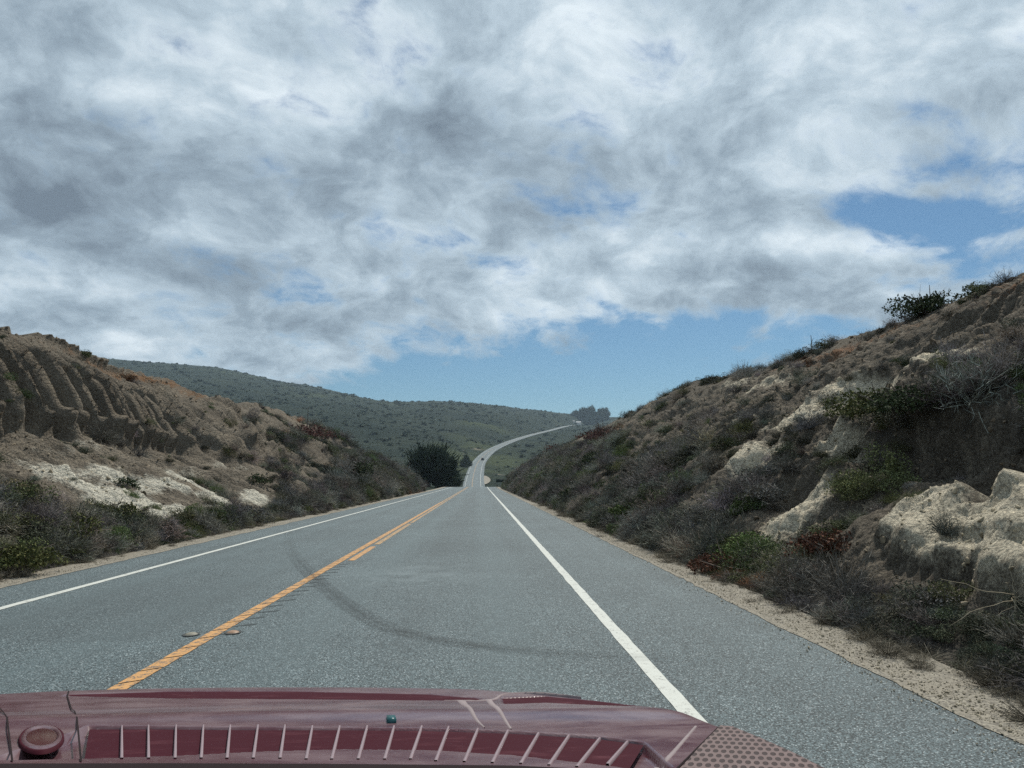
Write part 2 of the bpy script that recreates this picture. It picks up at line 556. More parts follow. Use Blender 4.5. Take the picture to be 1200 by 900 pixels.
def ribbon(name, o0, o1, lift, m, parent=None, ys=YS, wob=None, cross=2):
    """a strip that follows the road between two lateral offsets from the road's centre line"""
    x, z = road_x(ys), road_z(ys)
    tx, ty = np.gradient(x), np.gradient(ys)
    ln = np.hypot(tx, ty)
    nx, ny = ty / ln, -tx / ln
    rows = []
    for k in range(cross):
        o = o0 + (o1 - o0) * k / (cross - 1)
        if wob is not None:
            o = o + wob(ys, k / (cross - 1))
        rows.append(np.stack([x + nx * o, ys + ny * o, z + lift], -1))
    V = np.stack(rows, 1)
    return mesh_obj(name, V.reshape(-1, 3), grid_faces(len(ys), cross), m, parent)


XC = -1.67
road = tag(ribbon('road', -6.25 - XC, 2.92 - XC, 0.0, M_ASPH, cross=12), 'two lane grey asphalt road running over the crest and up the far hill', 'road', None, 'structure')
fineY = np.concatenate([np.arange(-20, 40, 0.25), np.arange(40, 1400, 4.0)])
jit = lambda s, a: (lambda y, k: a * np.interp(y, fineY, np.random.default_rng(s + int(k * 7)).normal(size=len(fineY))))
ribbon('edge_line', 1.205 - XC, 1.325 - XC, 0.004, M_WHITE, road, fineY, jit(1, 0.003))
ribbon('edge_line', -5.31 - XC, -5.20 - XC, 0.004, M_WHITE, road, fineY, jit(2, 0.003))
# double yellow centre line: near the camera rumble grooves cut it into slanted pieces
pieces = MB()
y = -3.0
while y < 46:
    ln = 0.335 + 0.02 * math.sin(y * 9)
    sk = 0.10
    zz_ = GRADE * y + 0.004
    pieces.add([(-2.50, y, zz_), (-2.37, y + sk, zz_), (-2.37, y + sk + ln, zz_ + GRADE * ln), (-2.50, y + ln, zz_ + GRADE * ln)], [(0, 1, 2, 3)])
    y += ln + (0.03 if y < 16 else 0.012)
pieces.build('centre_line', M_YEL, road)
ribbon('centre_line', -2.49 - XC, -2.38 - XC, 0.004, M_YELW, road, np.arange(46.2, 1400, 4.0))
ribbon('worn_centre_line', -2.31 - XC, -2.19 - XC, 0.004, M_YEL, road, np.arange(13.2, 16.1, 0.3))
ribbon('worn_centre_line', -2.31 - XC, -2.19 - XC, 0.004, M_YELW, road, np.concatenate([np.arange(16.4, 24, 0.4)]))
ribbon('worn_centre_line', -2.30 - XC, -2.20 - XC, 0.004, M_YELW, road, np.concatenate([np.arange(24.5, 40, 0.8), np.arange(40, 1400, 5.0)]))
M_GROOVE = plain('groove_shade', (0.066, 0.082, 0.087), 0.9, var=0.5, scale=12)
gr = MB()
for i in range(16):
    y = 7.0 + i * 0.37
    zz_ = GRADE * y + 0.003
    a = 0.5 + 0.5 * math.sin(i * 2.7)
    gr.add([(-2.36, y, zz_), (-2.22 + 0.06 * a, y + 0.12, zz_ - 0.001), (-2.22 + 0.06 * a, y + 0.17, zz_ - 0.001), (-2.36, y + 0.06, zz_)], [(0, 1, 2, 3)])
gr.build('rumble_groove', M_GROOVE, road)['kind'] = 'stuff'  # groove shade drawn as flat dark strips

# the curved dark mark across the lanes
arc_pts = np.array([(-6.0, 23.5), (-5.2, 20.5), (-3.9, 15.6), (-3.04, 12.84), (-1.93, 9.7), (-1.12, 7.75), (-0.62, 6.95), (-0.01, 6.45), (0.54, 6.2), (1.16, 6.0), (2.0, 5.85)])
ts = np.linspace(0, 1, len(arc_pts))
tt = np.linspace(0, 1, 120)
sx, sy = hermite(ts, arc_pts[:, 0], tt), hermite(ts, arc_pts[:, 1], tt)
gx, gy = np.gradient(sx), np.gradient(sy)
gl = np.hypot(gx, gy)
V, A = [], []
for k in range(9):
    o = (k / 8 - 0.5) * 0.29
    V.append(np.stack([sx - gy / gl * o, sy + gx / gl * o, GRADE * (sy + gx / gl * o) + 0.0075], -1))
    A.append((math.sin(math.pi * k / 8) ** 0.6) * np.interp(tt, [0, 0.12, 0.25, 0.35, 0.6, 0.8, 1], [0.0, 0.12, 0.35, 0.8, 0.9, 0.65, 0.0]) * (0.75 + 0.25 * ((k * 5) % 3 - 1)))
V = np.stack(V, 1)
o = mesh_obj('dark_arc_mark', V.reshape(-1, 3), grid_faces(120, 9), M_ARC, road)
at_ = o.data.attributes.new('arc_strength', 'FLOAT', 'POINT')
at_.data.foreach_set('value', np.stack(A, 1).astype(np.float32).ravel())

# gravel verges
wobr = lambda y, k: (0.05 * perlin(y * 0.9, y * 0 + 3, y * 0) + 0.035 * perlin(y * 4.1, y * 0 + 8, y * 0)) * (1 if k == 0 else 0) + k * k * (0.28 * perlin(y * 0.35, y * 0 + 1.5, y * 0) + 0.12 * perlin(y * 1.9, y * 0, y * 0 + 4))
gy_ = np.concatenate([np.arange(-20, 40, 0.12), np.arange(40, 150, 0.8)])
g1 = ribbon('gravel_verge', 2.87 - XC, 3.52 - XC, 0.005, M_GRAVEL, None, gy_, wobr, 6)
tag(g1, 'pale gravel strip between the asphalt and the right cut slope', 'verge', None, 'structure')
wobl = lambda y, k: k * (0.08 * perlin(y * 0.9, y * 0 + 13, y * 0) + 0.05 * perlin(y * 3.1, y * 0 + 18, y * 0))
g2 = ribbon('gravel_verge', -6.95 - XC, -6.22 - XC, 0.005, M_GRAVEL, None, gy_, wobl, 5)
tag(g2, 'thin dirt strip between the asphalt and the left cut slope', 'verge', None, 'structure')

# ------------------------------------------------------------------ the two cut slopes
CREST_R = np.array([(-20, 13, 6.3), (0, 13, 6.2), (16.62, 13, 6.09), (18.82, 13, 6.03), (21.64, 13, 5.96), (24.73, 13, 6.17), (28, 13, 6.14), (32.42, 13, 6.09), (36.91, 13, 6.28), (43.65, 13, 6.85),
                    (46.5, 13, 6.75), (55.34, 12.8, 6.45), (63.97, 12.5, 6.17), (75.12, 12, 5.67), (80.81, 11, 5.05), (92.19, 9.3, 3.85), (106.2, 7, 2.38), (117.2, 4.6, 0.9), (121, 3.9, -0.9)])
CREST_L = np.array([(-20, -14, 5.2), (10, -14, 5.35), (21.64, -14, 5.57), (23.73, -14, 5.68), (25.21, -14, 5.57), (26.4, -14.1, 5.4), (28.39, -14.5, 5.28), (30.88, -15, 5.48), (34.31, -15.5, 5.82), (37.52, -16, 5.81), (39.76, -16.2, 5.43), (40.72, -16.2, 5.01), (43.71, -16.2, 5.13), (45.52, -16.2, 5.24), (47.33, -16.1, 5.5), (52.19, -15.8, 5.87), (57.42, -15.4, 5.66), (64.21, -15, 5.29), (70.12, -14.2, 4.84), (74.87, -12.3, 3.36), (81.7, -10.6, 2.33), (86.2, -9.2, 1.6), (89, -7.6, 0.1), (91, -7.0, -0.9)])


def gsum(Y, t, L):
    """soft patches: (Y, t, half-length, half-height, amount, shear)"""
    s = np.zeros_like(Y)
    for y0, t0, wy, wt, a, sh in L:
        dy = (Y - y0 - sh * (t - t0)) / wy
        s = np.maximum(s, a * np.exp(-(dy**2 + ((t - t0) / wt) ** 2)))
    return s


PALE_R = [(7.2, 0.160, 1.7, 0.060, 1.0, 0), (8.4, 0.18, 0.6, 0.06, 0.95, 0), (5.8, 0.14, 1.2, 0.065, 1.0, 0), (7.3, 0.215, 0.5, 0.05, 0.95, 0), (16.0, 0.43, 1.4, 0.055, 1.0, -4), (15.3, 0.50, 1.5, 0.05, 1.0, -6), (15.9, 0.28, 1.3, 0.07, 0.9, -4),
          (12.8, 0.31, 1.0, 0.05, 0.8, 0), (17.0, 0.39, 1.2, 0.05, 0.9, -4), (13.6, 0.57, 1.2, 0.035, 0.9, -4), (11.3, 0.155, 0.7, 0.08, 0.95, 0), (24, 0.66, 3, 0.07, 0.6, -6), (32, 0.85, 3.5, 0.06, 0.6, -8), (70, 0.82, 10, 0.09, 0.65, 0), (21, 0.47, 1.6, 0.07, 0.6, -4), (19.5, 0.3, 1.4, 0.07, 0.65, -3), (48, 0.8, 4, 0.07, 0.55, 0)]
VEG_R = [(10, 0.03, 40, 0.065, 1.0, 0), (66, 0.25, 44, 0.34, 0.95, 0), (26, 0.26, 9, 0.22, 0.8, 0), (10.6, 0.40, 2.0, 0.09, 1.0, 0), (8, 0.40, 2.6, 0.10, 0.9, 0), (11.8, 0.30, 1.4, 0.06, 0.85, 0), (14.0, 0.20, 1.3, 0.10, 0.8, 0), (95, 0.6, 14, 0.6, 0.85, 0), (4, 0.4, 2, 0.15, 0.9, 0),
         (20, 0.12, 6, 0.10, 0.85, 0), (40, 0.98, 14, 0.05, 0.7, 0), (18.5, 1.06, 3, 0.05, 0.7, 0)]
RUST_R = [(50, 0.6, 8, 0.06, 0.8, 0), (22, 0.85, 8, 0.14, 0.6, 0), (11, 0.015, 2.4, 0.03, 0.9, 0), (28, 0.9, 6, 0.05, 0.6, 0), (75, 0.9, 9, 0.06, 0.7, 0), (14, 0.85, 4, 0.1, 0.55, 0)]
PALE_L = [(18.1, 0.25, 1.3, 0.11, 1.1, -5), (18.3, 0.17, 1.7, 0.07, 1.1, 0), (20.2, 0.26, 1.0, 0.09, 0.95, -6), (21.5, 0.20, 0.8, 0.08, 0.8, -6), (25.0, 0.22, 1.4, 0.09, 0.95, -8), (23.0, 0.14, 1.3, 0.06, 0.9, -6), (19.2, 0.12, 1.4, 0.04, 1.0, 0), (22.1, 0.09, 1.0, 0.03, 0.85, 0), (28.4, 0.138, 1.2, 0.05, 0.85, 0), (27, 0.30, 2.5, 0.06, 0.50, 0), (21, 0.40, 4, 0.05, 0.45, 0), (31, 0.33, 2.4, 0.06, 0.5, 0), (40, 0.55, 4, 0.06, 0.45, 0)]
VEG_L = [(12, 0.03, 40, 0.055, 1.0, 0), (12, 0.14, 3.6, 0.13, 1.0, 0), (8, 0.25, 4, 0.2, 0.9, 0), (15.0, 0.06, 2.0, 0.07, 0.9, 0), (60, 0.2, 20, 0.22, 0.9, 0), (80, 0.5, 10, 0.6, 0.95, 0), (47.5, 0.62, 4, 0.11, 0.8, 0), (42, 0.10, 10, 0.09, 0.85, 0), (30, 0.05, 8, 0.05, 0.8, 0), (58, 0.45, 8, 0.2, 0.6, 0), (66, 0.92, 9, 0.06, 0.7, 0)]
RUST_L = [(34, 0.95, 14, 0.06, 0.75, 0), (37, 0.85, 4, 0.14, 0.6, 0), (49, 0.7, 5, 0.06, 0.6, 0), (78, 0.03, 12, 0.05, 0.8, 0), (58, 0.9, 8, 0.1, 0.5, 0)]


def slope(side, Y, t):
    """cut slope surface: Y along the road, t from toe (0) to crest (1) and onto the plateau behind it (>1)"""
    T = CREST_R if side > 0 else CREST_L
    cx, cz = np.interp(Y, T[:, 0], T[:, 1]), np.interp(Y, T[:, 0], T[:, 2])
    end = 118.0 if side > 0 else 88.0
    toe = (3.45 if side > 0 else -6.72) + 0 * Y
    tz = np.where(Y < 110, GRADE * Y, road_z(Y)) - 0.06
    tc = np.minimum(t, 1.0)
    X = toe + (cx - toe) * tc
    Z = tz + (cz - tz) * tc
    back = np.maximum(t - 1.0, 0)
    X = X + side * back * 34.0
    Z = Z - back * (4.5 if side > 0 else 6.0) - 3.0 * sstep(back, 0.3, 1.0)
    run, rise = np.abs(cx - toe), cz - tz
    cliff = 0 * Y
    if side < 0:
        # talus below, steep gullied face above
        cliff = sstep(Y, 4, 12) * (1 - sstep(Y, 29, 35))
        tb = np.interp(Y, [8, 20, 26, 31, 36], [0.52, 0.48, 0.42, 0.46, 0.6])
        xf = np.where(tc < tb, tc / tb * 0.74, 0.74 + 0.26 * (tc - tb) / (1 - tb))
        zf = np.where(tc < tb, tc / tb * 0.43, 0.43 + 0.57 * (np.clip(tc - tb, 0, 1) / (1 - tb)) ** 0.8)
        X = np.where(t <= 1, toe + (cx - toe) * (tc * (1 - cliff) + xf * cliff), X)
        Z = np.where(t <= 1, tz + (cz - tz) * (tc * (1 - cliff) + zf * cliff), Z)
    L = np.hypot(run, rise) + 1e-6
    n = np.stack([-side * rise / L, 0 * Y, run / L], -1)
    if side < 0:
        steep = cliff * sstep(t, tb - 0.05, tb + 0.05) * (1 - sstep(t, 0.75, 0.95))
        n = n * (1 - steep[..., None]) + steep[..., None] * np.array([0.72, 0, 0.69])
    s = t * L                                          # metres up the slope
    k = np.clip(L / 8.0, 0.15, 1)
    pale = gsum(Y, t, PALE_R if side > 0 else PALE_L)
    veg = gsum(Y, t, VEG_R if side > 0 else VEG_L)
    rust = gsum(Y, t, RUST_R if side > 0 else RUST_L)
    wy = Y + 0.9 * fbm(Y * 0.25, s * 0.25, 0 * Y + side * 7, 3)
    d = 0.42 * fbm(Y * 0.16, s * 0.18, 0 * Y + side * 3.3, 3)
    gul = fbm(wy * 0.95, s * 0.10, 0 * Y + 11 * side, 4, 0.55, True)
    d += 0.34 * gul * sstep(t, 0.05, 0.3)
    d += 0.13 * fbm(Y * 1.3, s * 0.9, 0 * Y + 2.2 * side, 4, 0.55)
    d += 0.055 * fbm(Y * 3.6 + 3, s * 1.5, 0 * Y + 5.1 * side, 5, 0.6, True)
    if side > 0:
        # weathered sandstone blocks low on the near slope
        blk = 0.42 - np.abs(fbm(Y * 0.7 + 0.25 * s + 4.1, s * 1.0, 0 * Y + 1.7, 3, 0.45)) * 0.95
        rk = sstep(gsum(Y, t, PALE_R[:4]), 0.30, 0.70)
        bed = np.abs(((s * 1.15 + 0.12 * Y + 0.5 * fbm(Y * 0.6, s * 0.5, 0 * Y + 13, 3)) % 1.0) - 0.5) * 2
        d = d * (1 - 0.65 * rk)
        d += rk * (0.06 + blk * 0.26 + 0.12 * sstep(bed, 0.15, 0.75) + 0.022 * fbm(Y * 4, s * 8, 0 * Y, 5, 0.6, True))
        # strata: hard beds stand proud
        st = np.sin((s * 0.9 + Y * 0.16 + 0.6 * fbm(Y * 0.3, s * 0.4, 0 * Y + 9, 3)) * 5.2)
        d += 0.05 * np.clip(st * 1.6, -0.6, 1) * sstep(t, 0.35, 0.55) * (1 - 0.7 * veg)
        # hollow under the overhang
        d -= 0.55 * gsum(Y, t, [(10.5, 0.285, 1.6, 0.035, 1, 0), (8.0, 0.27, 1.2, 0.03, 1, 0), (15.2, 0.205, 0.8, 0.05, 0.6, 0), (12.3, 0.2, 0.7, 0.05, 0.6, 0)])
        d += 0.45 * gsum(Y, t, [(11.2, 0.36, 2.2, 0.035, 1, 0), (15, 0.555, 1.8, 0.03, 0.6, -6)])
    else:
        # deep scooped flutes with sharp ribs under the crest, ending in rounded toes above the talus
        body = cliff * sstep(t, tb - 0.03, tb + 0.05) * (1 - sstep(t, 0.70, 0.97))
        face = cliff * sstep(t, tb - 0.04, tb + 0.03) * (1 - sstep(t, 0.97, 1.02))
        d = d * (1 - 0.85 * face)
        ph = (Y + 0.22 * fbm(Y * 0.5, s * 0.30, 0 * Y + 21, 3) + 0.06 * (s - 4)) / 0.98
        cellid = np.floor(ph)
        tri = np.abs((ph % 1.0) - 0.5) * 2
        rib = sstep(tri, 0.18, 0.92)
        ph2 = (Y + 0.25 * fbm(Y * 0.8, s * 0.4, 0 * Y + 31, 3) + 0.08 * s) / 0.62
        fl2 = (np.abs((ph2 % 1.0) - 0.5) * 2) ** 1.5
        tbv = tb + 0.020 * np.sin(cellid * 1.7) + 0.012 * np.sin(cellid * 4.1 + 1) + 0.02 * fbm(Y * 1.1, 0 * Y + 5, 0 * Y, 3)
        body = cliff * sstep(t, tbv - 0.03, tbv + 0.05) * (1 - sstep(t, 0.72 + 0.06 * np.sin(cellid * 2.9), 0.97))
        d += body * (0.05 + (0.74 + 0.18 * np.sin(cellid * 2.3)) * (rib - 0.40) + 0.08 * (fl2 - 0.4))
        d += 0.30 * cliff * np.exp(-((t - tb - 0.02) / 0.03) ** 2) * (0.2 + rib)
        # knobs of darker rock farther along
        d += 0.7 * gsum(Y, t, [(37.1, 0.70, 1.6, 0.14, 1, 0), (34, 0.47, 1.6, 0.06, 0.8, 0), (43, 0.72, 2.0, 0.1, 0.9, 0), (38, 0.42, 2.0, 0.07, 0.9, 0), (47, 0.85, 2, 0.07, 0.6, 0), (50, 0.5, 2.5, 0.08, 0.7, 0), (57, 0.7, 3, 0.1, 0.8, 0)]) * (0.7 + 0.6 * gul)
        # rills in the white clay
        d += 0.16 * fbm(Y * 2.4 - 0.5 * s, s * 0.5, 0 * Y + 6, 3, 0.5, True) * sstep(pale, 0.3, 0.7)
        rust = np.maximum(rust, 0.25 * body)
    if side > 0:
        d *= 1 - 0.8 * sstep(t, 0.80, 0.98)
    d *= k * sstep(t, -0.01, 0.10) * (1 - 0.6 * sstep(t, 1.0, 1.4))
    Pp = np.stack([X, Y, Z], -1) + n * d[..., None]
    # ragged toe
    Pp[..., 0] += side * (0.16 * fbm(Y * 0.8, 0 * Y + 40 * side, 0 * Y, 3)) * (1 - sstep(t, 0, 0.06))
    fade = 1 - sstep(t, 1.0, 1.15)
    return Pp, n, np.stack([pale * fade, np.clip(veg + (1 - fade) * 0.8, 0, 1), rust * fade], -1)


def make_slope(side, name, label, m, ys, nt):
    t = np.concatenate([np.linspace(0, 1, nt), 1 + np.linspace(0.008, 1.0, 34) ** 1.5])
    Yg, tg = np.meshgrid(ys, t, indexing='ij')
    Pp, n, mk = slope(side, Yg, tg)
    Fc = grid_faces(len(ys), len(t))
    if side < 0:
        Fc = Fc[:, ::-1]
    o = mesh_obj(name, Pp.reshape(-1, 3), Fc, m, None, True)
    ca = o.data.color_attributes.new('mask', 'FLOAT_COLOR', 'POINT')
    ca.data.foreach_set('color', np.concatenate([mk.reshape(-1, 3), np.ones((mk[..., 0].size, 1))], 1).astype(np.float32).ravel())
    return tag(o, label, 'hillside', None, 'structure')


def ysamp(a, b, d0, yref, pw):
    out, y = [], a
    while y < b:
        out.append(y)
        y += d0 * max(1.0, abs(y) / yref) ** pw if y > 3 else 0.2
    return np.array(out + [b])


YR = ysamp(-14, 121, 0.034, 10, 1.6)
YL = ysamp(-14, 91, 0.055, 16, 1.5)
make_slope(1, 'hillside', 'rocky brown cut slope with pale sandstone on the right of the road', M_SOILR, YR, 330)
make_slope(-1, 'hillside', 'gullied brown cut slope with white clay streaks on the left of the road', M_SOILL, YL, 380)

# ------------------------------------------------------------------ far terrain
# heights given as apparent row (1200x900 survey of the valley) at distances D on bearings
DR = np.array([2, 60, 120, 160, 230, 300, 340, 400, 480, 560, 660, 800, 1000, 1200, 1600, 2200, 4000.0])
PX = np.array([-2500, -600, 0, 110, 250, 350, 460, 520, 550, 573, 620, 690, 760, 1200, 3000.0])
r_ = [567, 563, 552, 541, 530, 521, 512, 504.5, 499]
TAB = {230: [575, 575, 575, 575, 575, 575, 580, 584, 586, 586, 586, 586, 586, 586, 586],
       300: [565, 560, 552, 550, 552, 556, 562, 570, 575, 576, 576, 576, 576, 576, 576],
       340: [560, 545, 540, 538, 540, 545, 553, 560, 563, 564, 564, 564, 564, 564, 564],
       400: [555, 530, 522, 520, 520, 528, 539, 548, 552, 552.5, 553, 553, 553, 555, 560],
       480: [545, 515, 505, 503, 505, 514, 526, 535, 540, 541.5, 542, 542, 542, 548, 555],
       560: [540, 505, 493, 490, 493, 501, 514, 523, 528, 530.5, 531, 531, 531, 540, 552],
       660: [535, 497, 482, 478, 482, 490, 503, 512, 516, 518.5, 522, 522, 522, 535, 550],
       800: [532, 485, 468, 464, 470, 478, 491, 498, 502, 504, 512, 513, 513, 530, 548],
       1000: [530, 475, 454, 449, 455, 466, 479, 480, 484, 488, 499, 505.5, 506, 528, 546],
       1200: [530, 465, 441, 435, 442, 457, 473, 471.5, 474.5, 478, 487, 499.5, 501, 526, 545],
       1600: [530, 455, 428, 422, 432, 452, 474.5, 474, 474, 475.5, 480.5, 488.5, 491, 525, 545],
       2200: [540, 470, 445, 440, 450, 470, 490, 490, 490, 490, 495, 502, 505, 530, 548],
       4000: [550, 530, 520, 520, 522, 525, 530, 530, 530, 530, 532, 535, 538, 548, 551]}
ROWS = []
for d in DR:
    if d in TAB:
        ROWS.append(1.4 + (553 - np.array(TAB[d], float)) * d * np.cos(np.arctan((PX - 563) / 860)) / 860)
    else:
        ROWS.append(np.full(len(PX), {2: -0.35, 60: -1.3, 120: -2.0, 160: -2.6}[int(d)]))
ROWS = np.array(ROWS)


def terrain(X, Y):
    """ground height away from the cut slopes (natural ridges and the valley)"""
    Dd = np.hypot(X, Y)
    ang = np.arctan2(X, Y)
    b = np.where(np.abs(ang) < R(75), 563 + 860 * np.tan(np.clip(ang, -R(75), R(75))), np.where(ang > 0, 3000, -2500))
    fi = np.interp(np.log(Dd), np.log(DR), np.arange(len(DR)))
    gi = np.interp(b, PX, np.arange(len(PX)))
    i, j = np.clip(fi.astype(int), 0, len(DR) - 2), np.clip(gi.astype(int), 0, len(PX) - 2)
    u, v_ = fi - i, gi - j
    v_ = v_ * v_ * (3 - 2 * v_) * 0.5 + v_ * 0.5
    z = (ROWS[i, j] * (1 - u) * (1 - v_) + ROWS[i + 1, j] * u * (1 - v_) + ROWS[i, j + 1] * (1 - u) * v_ + ROWS[i + 1, j + 1] * u * v_)
    amp = np.interp(Dd, [120, 300, 700, 1400, 4000], [0.1, 1.5, 7, 13, 30])
    rel = fbm(X / 170, Y / 170, 0 * X + 2, 5, 0.5, True) * 0.75 + 0.5 * fbm(X / 60, Y / 60, 0 * X + 7, 4)
    z = z + amp * rel * (1 - 0.8 * sstep(Dd, 700, 1100) * (1 - sstep(Dd, 1900, 2600)))
    return z


RS = np.arange(120, 1480, 5.0)
RXs, RZs = road_x(RS), road_z(RS)


def near_road(X, Y):
    dist = np.full(X.shape, 1e9)
    zr = np.zeros(X.shape)
    for a in range(0, len(RS)):
        dd = np.hypot(X - RXs[a], Y - RS[a])
        m = dd < dist
        dist = np.where(m, dd, dist)
        zr = np.where(m, RZs[a], zr)
    return dist, zr


def ground(X, Y):
    z = terrain(X, Y)
    dist, zr = near_road(X, Y)
    k = sstep(dist, 9, 46)
    bank = 0.45 * np.clip(dist - 7, 0, 30) * np.sign(X - np.interp(Y, RS, RXs)) * -0.35
    zz = np.where(Y > 100, (zr - 0.35 + bank) * (1 - k) + z * k, z)
    return zz


def smooth_rows(z, n=3):
    for _ in range(n):
        z[1:-1] = 0.25 * z[:-2] + 0.5 * z[1:-1] + 0.25 * z[2:]
    return z


bear = np.concatenate([np.arange(-180, -34, 3.0), np.arange(-34, 16, 0.105), np.arange(16, 181, 3.0)])
dist = np.exp(np.concatenate([np.linspace(math.log(2), math.log(118), 14)[:-1], np.linspace(math.log(118), math.log(1750), 300), np.linspace(math.log(1800), math.log(4000), 16)]))
Dg, Bg = np.meshgrid(dist, np.radians(bear), indexing='ij')
GX, GY = Dg * np.sin(Bg), Dg * np.cos(Bg)
GZ = ground(GX, GY)
# keep the sheet under the road and its verges
dist_, zr_ = near_road(GX, GY)
GZ = np.where((GY < 135), np.minimum(GZ, np.where(np.abs(GX) < 60, GRADE * GY - 0.4, GZ)), GZ)
V = np.stack([GX, GY, GZ], -1)
go = mesh_obj('terrain', V.reshape(-1, 3), grid_faces(len(dist), len(bear))[:, ::-1], M_HILL, None, True)
mk = np.zeros((GX.size, 4), np.float32)
mk[:, 3] = 1
ridge = sstep(GZ, 120, 220) * sstep(GX, -800, -200)
grassy = 0.9 * np.exp(-((GX + 6) / 26) ** 2 - ((GY - 500) / 130) ** 2) + 0.35 * np.exp(-((GX - 60) / 50) ** 2 - ((GY - 640) / 160) ** 2)
mk[:, 0] = (0.45 * ridge + grassy).ravel()
mk[:, 1] = (0.10 * np.exp(-((dist_ - 12) / 9.0) ** 2)).ravel()
ca = go.data.color_attributes.new('mask', 'FLOAT_COLOR', 'POINT')
ca.data.foreach_set('color', mk.ravel())
tag(go, 'rolling scrub covered coastal hills behind the road cut', 'hills', None, 'structure')


def gz(x, y):
    return float(ground(np.array([float(x)]), np.array([float(y)]))[0])


# ------------------------------------------------------------------ plants
def ribbons(starts, dirs, lens, width, seg=3, bend=0.25, rs=None, droop=0.0):
    """thin tapering blades; returns vertices and quads"""
    n = len(starts)
    side_ = np.cross(dirs, rs.normal(size=(n, 3)))
    side_ /= np.linalg.norm(side_, axis=1, keepdims=True) + 1e-9
    bv = np.cross(dirs, side_) * bend * rs.normal(size=(n, 1))
    V = np.zeros((n, seg + 1, 2, 3))
    for k in range(seg + 1):
        f = k / seg
        c = starts + dirs * (lens * f)[:, None] + bv * (lens * f * f)[:, None]
        c[:, 2] -= droop * lens * f * f
        wd = (width * (1 - 0.75 * f))[:, None] * side_
        V[:, k, 0], V[:, k, 1] = c - wd, c + wd
    base = (np.arange(n) * (seg + 1) * 2)[:, None, None]
    a = np.arange(seg)[None, :, None] * 2
    Fc = (base + a + np.array([0, 1, 3, 2])[None, None, :]).reshape(-1, 4)
    return V.reshape(-1, 3), Fc, V


def dirs_up(rs, n, lo=0.1, hi=1.0):
    z = rs.uniform(lo, hi, n)
    a = rs.uniform(0, 2 * math.pi, n)
    r = np.sqrt(1 - z * z)
    return np.stack([r * np.cos(a), r * np.sin(a), z], -1)


def join(parts):
    V, Fc, n = [], [], 0
    for v, f in parts:
        V.append(v)
        Fc.append(f + n)
        n += len(v)
    return np.concatenate(V), np.concatenate(Fc)


def twig_bush(seed, n=150, Rr=0.5, Hh=0.55, wd=0.006, sub=5):
    rs = np.random.default_rng(seed)
    d = dirs_up(rs, n, 0.12, 1.0)
    st = rs.normal(size=(n, 3)) * (0.10 * Rr, 0.10 * Rr, 0.0)
    ln = rs.uniform(0.6, 1.1, n) * np.hypot(Rr * np.hypot(d[:, 0], d[:, 1]), Hh * d[:, 2])
    v1, f1, raw = ribbons(st, d, ln, np.full(n, wd), 3, 0.3, rs)
    # side twigs
    idx = np.repeat(np.arange(n), sub)
    f = rs.uniform(0.35, 1.0, len(idx))
    c = raw.mean(2)[idx]
    k = np.clip((f * 3).astype(int), 0, 2)
    u = (f * 3 - k)[:, None]
    p = c[np.arange(len(idx)), k] * (1 - u) + c[np.arange(len(idx)), k + 1] * u
    dd = d[idx] + rs.normal(size=(len(idx), 3)) * 0.75
    dd /= np.linalg.norm(dd, axis=1, keepdims=True)
    v2, f2, _ = ribbons(p, dd, rs.uniform(0.12, 0.34, len(idx)) * Rr, np.full(len(idx), wd * 0.7), 2, 0.3, rs)
    return join([(v1, f1), (v2, f2)]), raw


def leaf_quads(p, rs, size, up=0.4):
    n = len(p)
    d = rs.normal(size=(n, 3))
    d[:, 2] += up
    d /= np.linalg.norm(d, axis=1, keepdims=True)
    s = np.cross(d, rs.normal(size=(n, 3)))
    s /= np.linalg.norm(s, axis=1, keepdims=True)
    sz = (size * rs.uniform(0.6, 1.4, n))[:, None]
    V = np.stack([p, p + d * sz * 0.5 + s * sz * 0.28, p + d * sz, p + d * sz * 0.5 - s * sz * 0.28], 1)
    return V.reshape(-1, 3), np.arange(n * 4).reshape(-1, 4)


def lumpy_points(rs, n, Rr, Hh, lumps=9):
    """points in a handful of clumps that make up an uneven crown"""
    d = dirs_up(rs, lumps, 0.05, 1.0)
    cc = d * np.array([Rr, Rr, Hh]) * rs.uniform(0.35, 0.72, (lumps, 1))
    cr = rs.uniform(0.26, 0.48, lumps)
    i = rs.integers(0, lumps, n)
    g = rs.normal(size=(n, 3))
    g /= np.linalg.norm(g, axis=1, keepdims=True)
    p = cc[i] + g * (cr[i] * rs.uniform(0.55, 1.0, n) ** 0.5)[:, None] * np.array([Rr, Rr, Hh])
    return p[p[:, 2] > 0.01]


def leaf_bush(seed, n=1500, Rr=0.5, Hh=0.5, size=0.05):
    rs = np.random.default_rng(seed)
    return leaf_quads(lumpy_points(rs, n, Rr, Hh), rs, size)


def grass_tuft(seed, n=90, Hh=0.45, wd=0.004):
    rs = np.random.default_rng(seed)
    d = dirs_up(rs, n, 0.45, 1.0)
    st = rs.normal(size=(n, 3)) * (0.06, 0.06, 0)
    v, f, _ = ribbons(st, d, rs.uniform(0.5, 1.1, n) * Hh, np.full(n, wd), 3, 0.25, rs, 0.25)
    return v, f


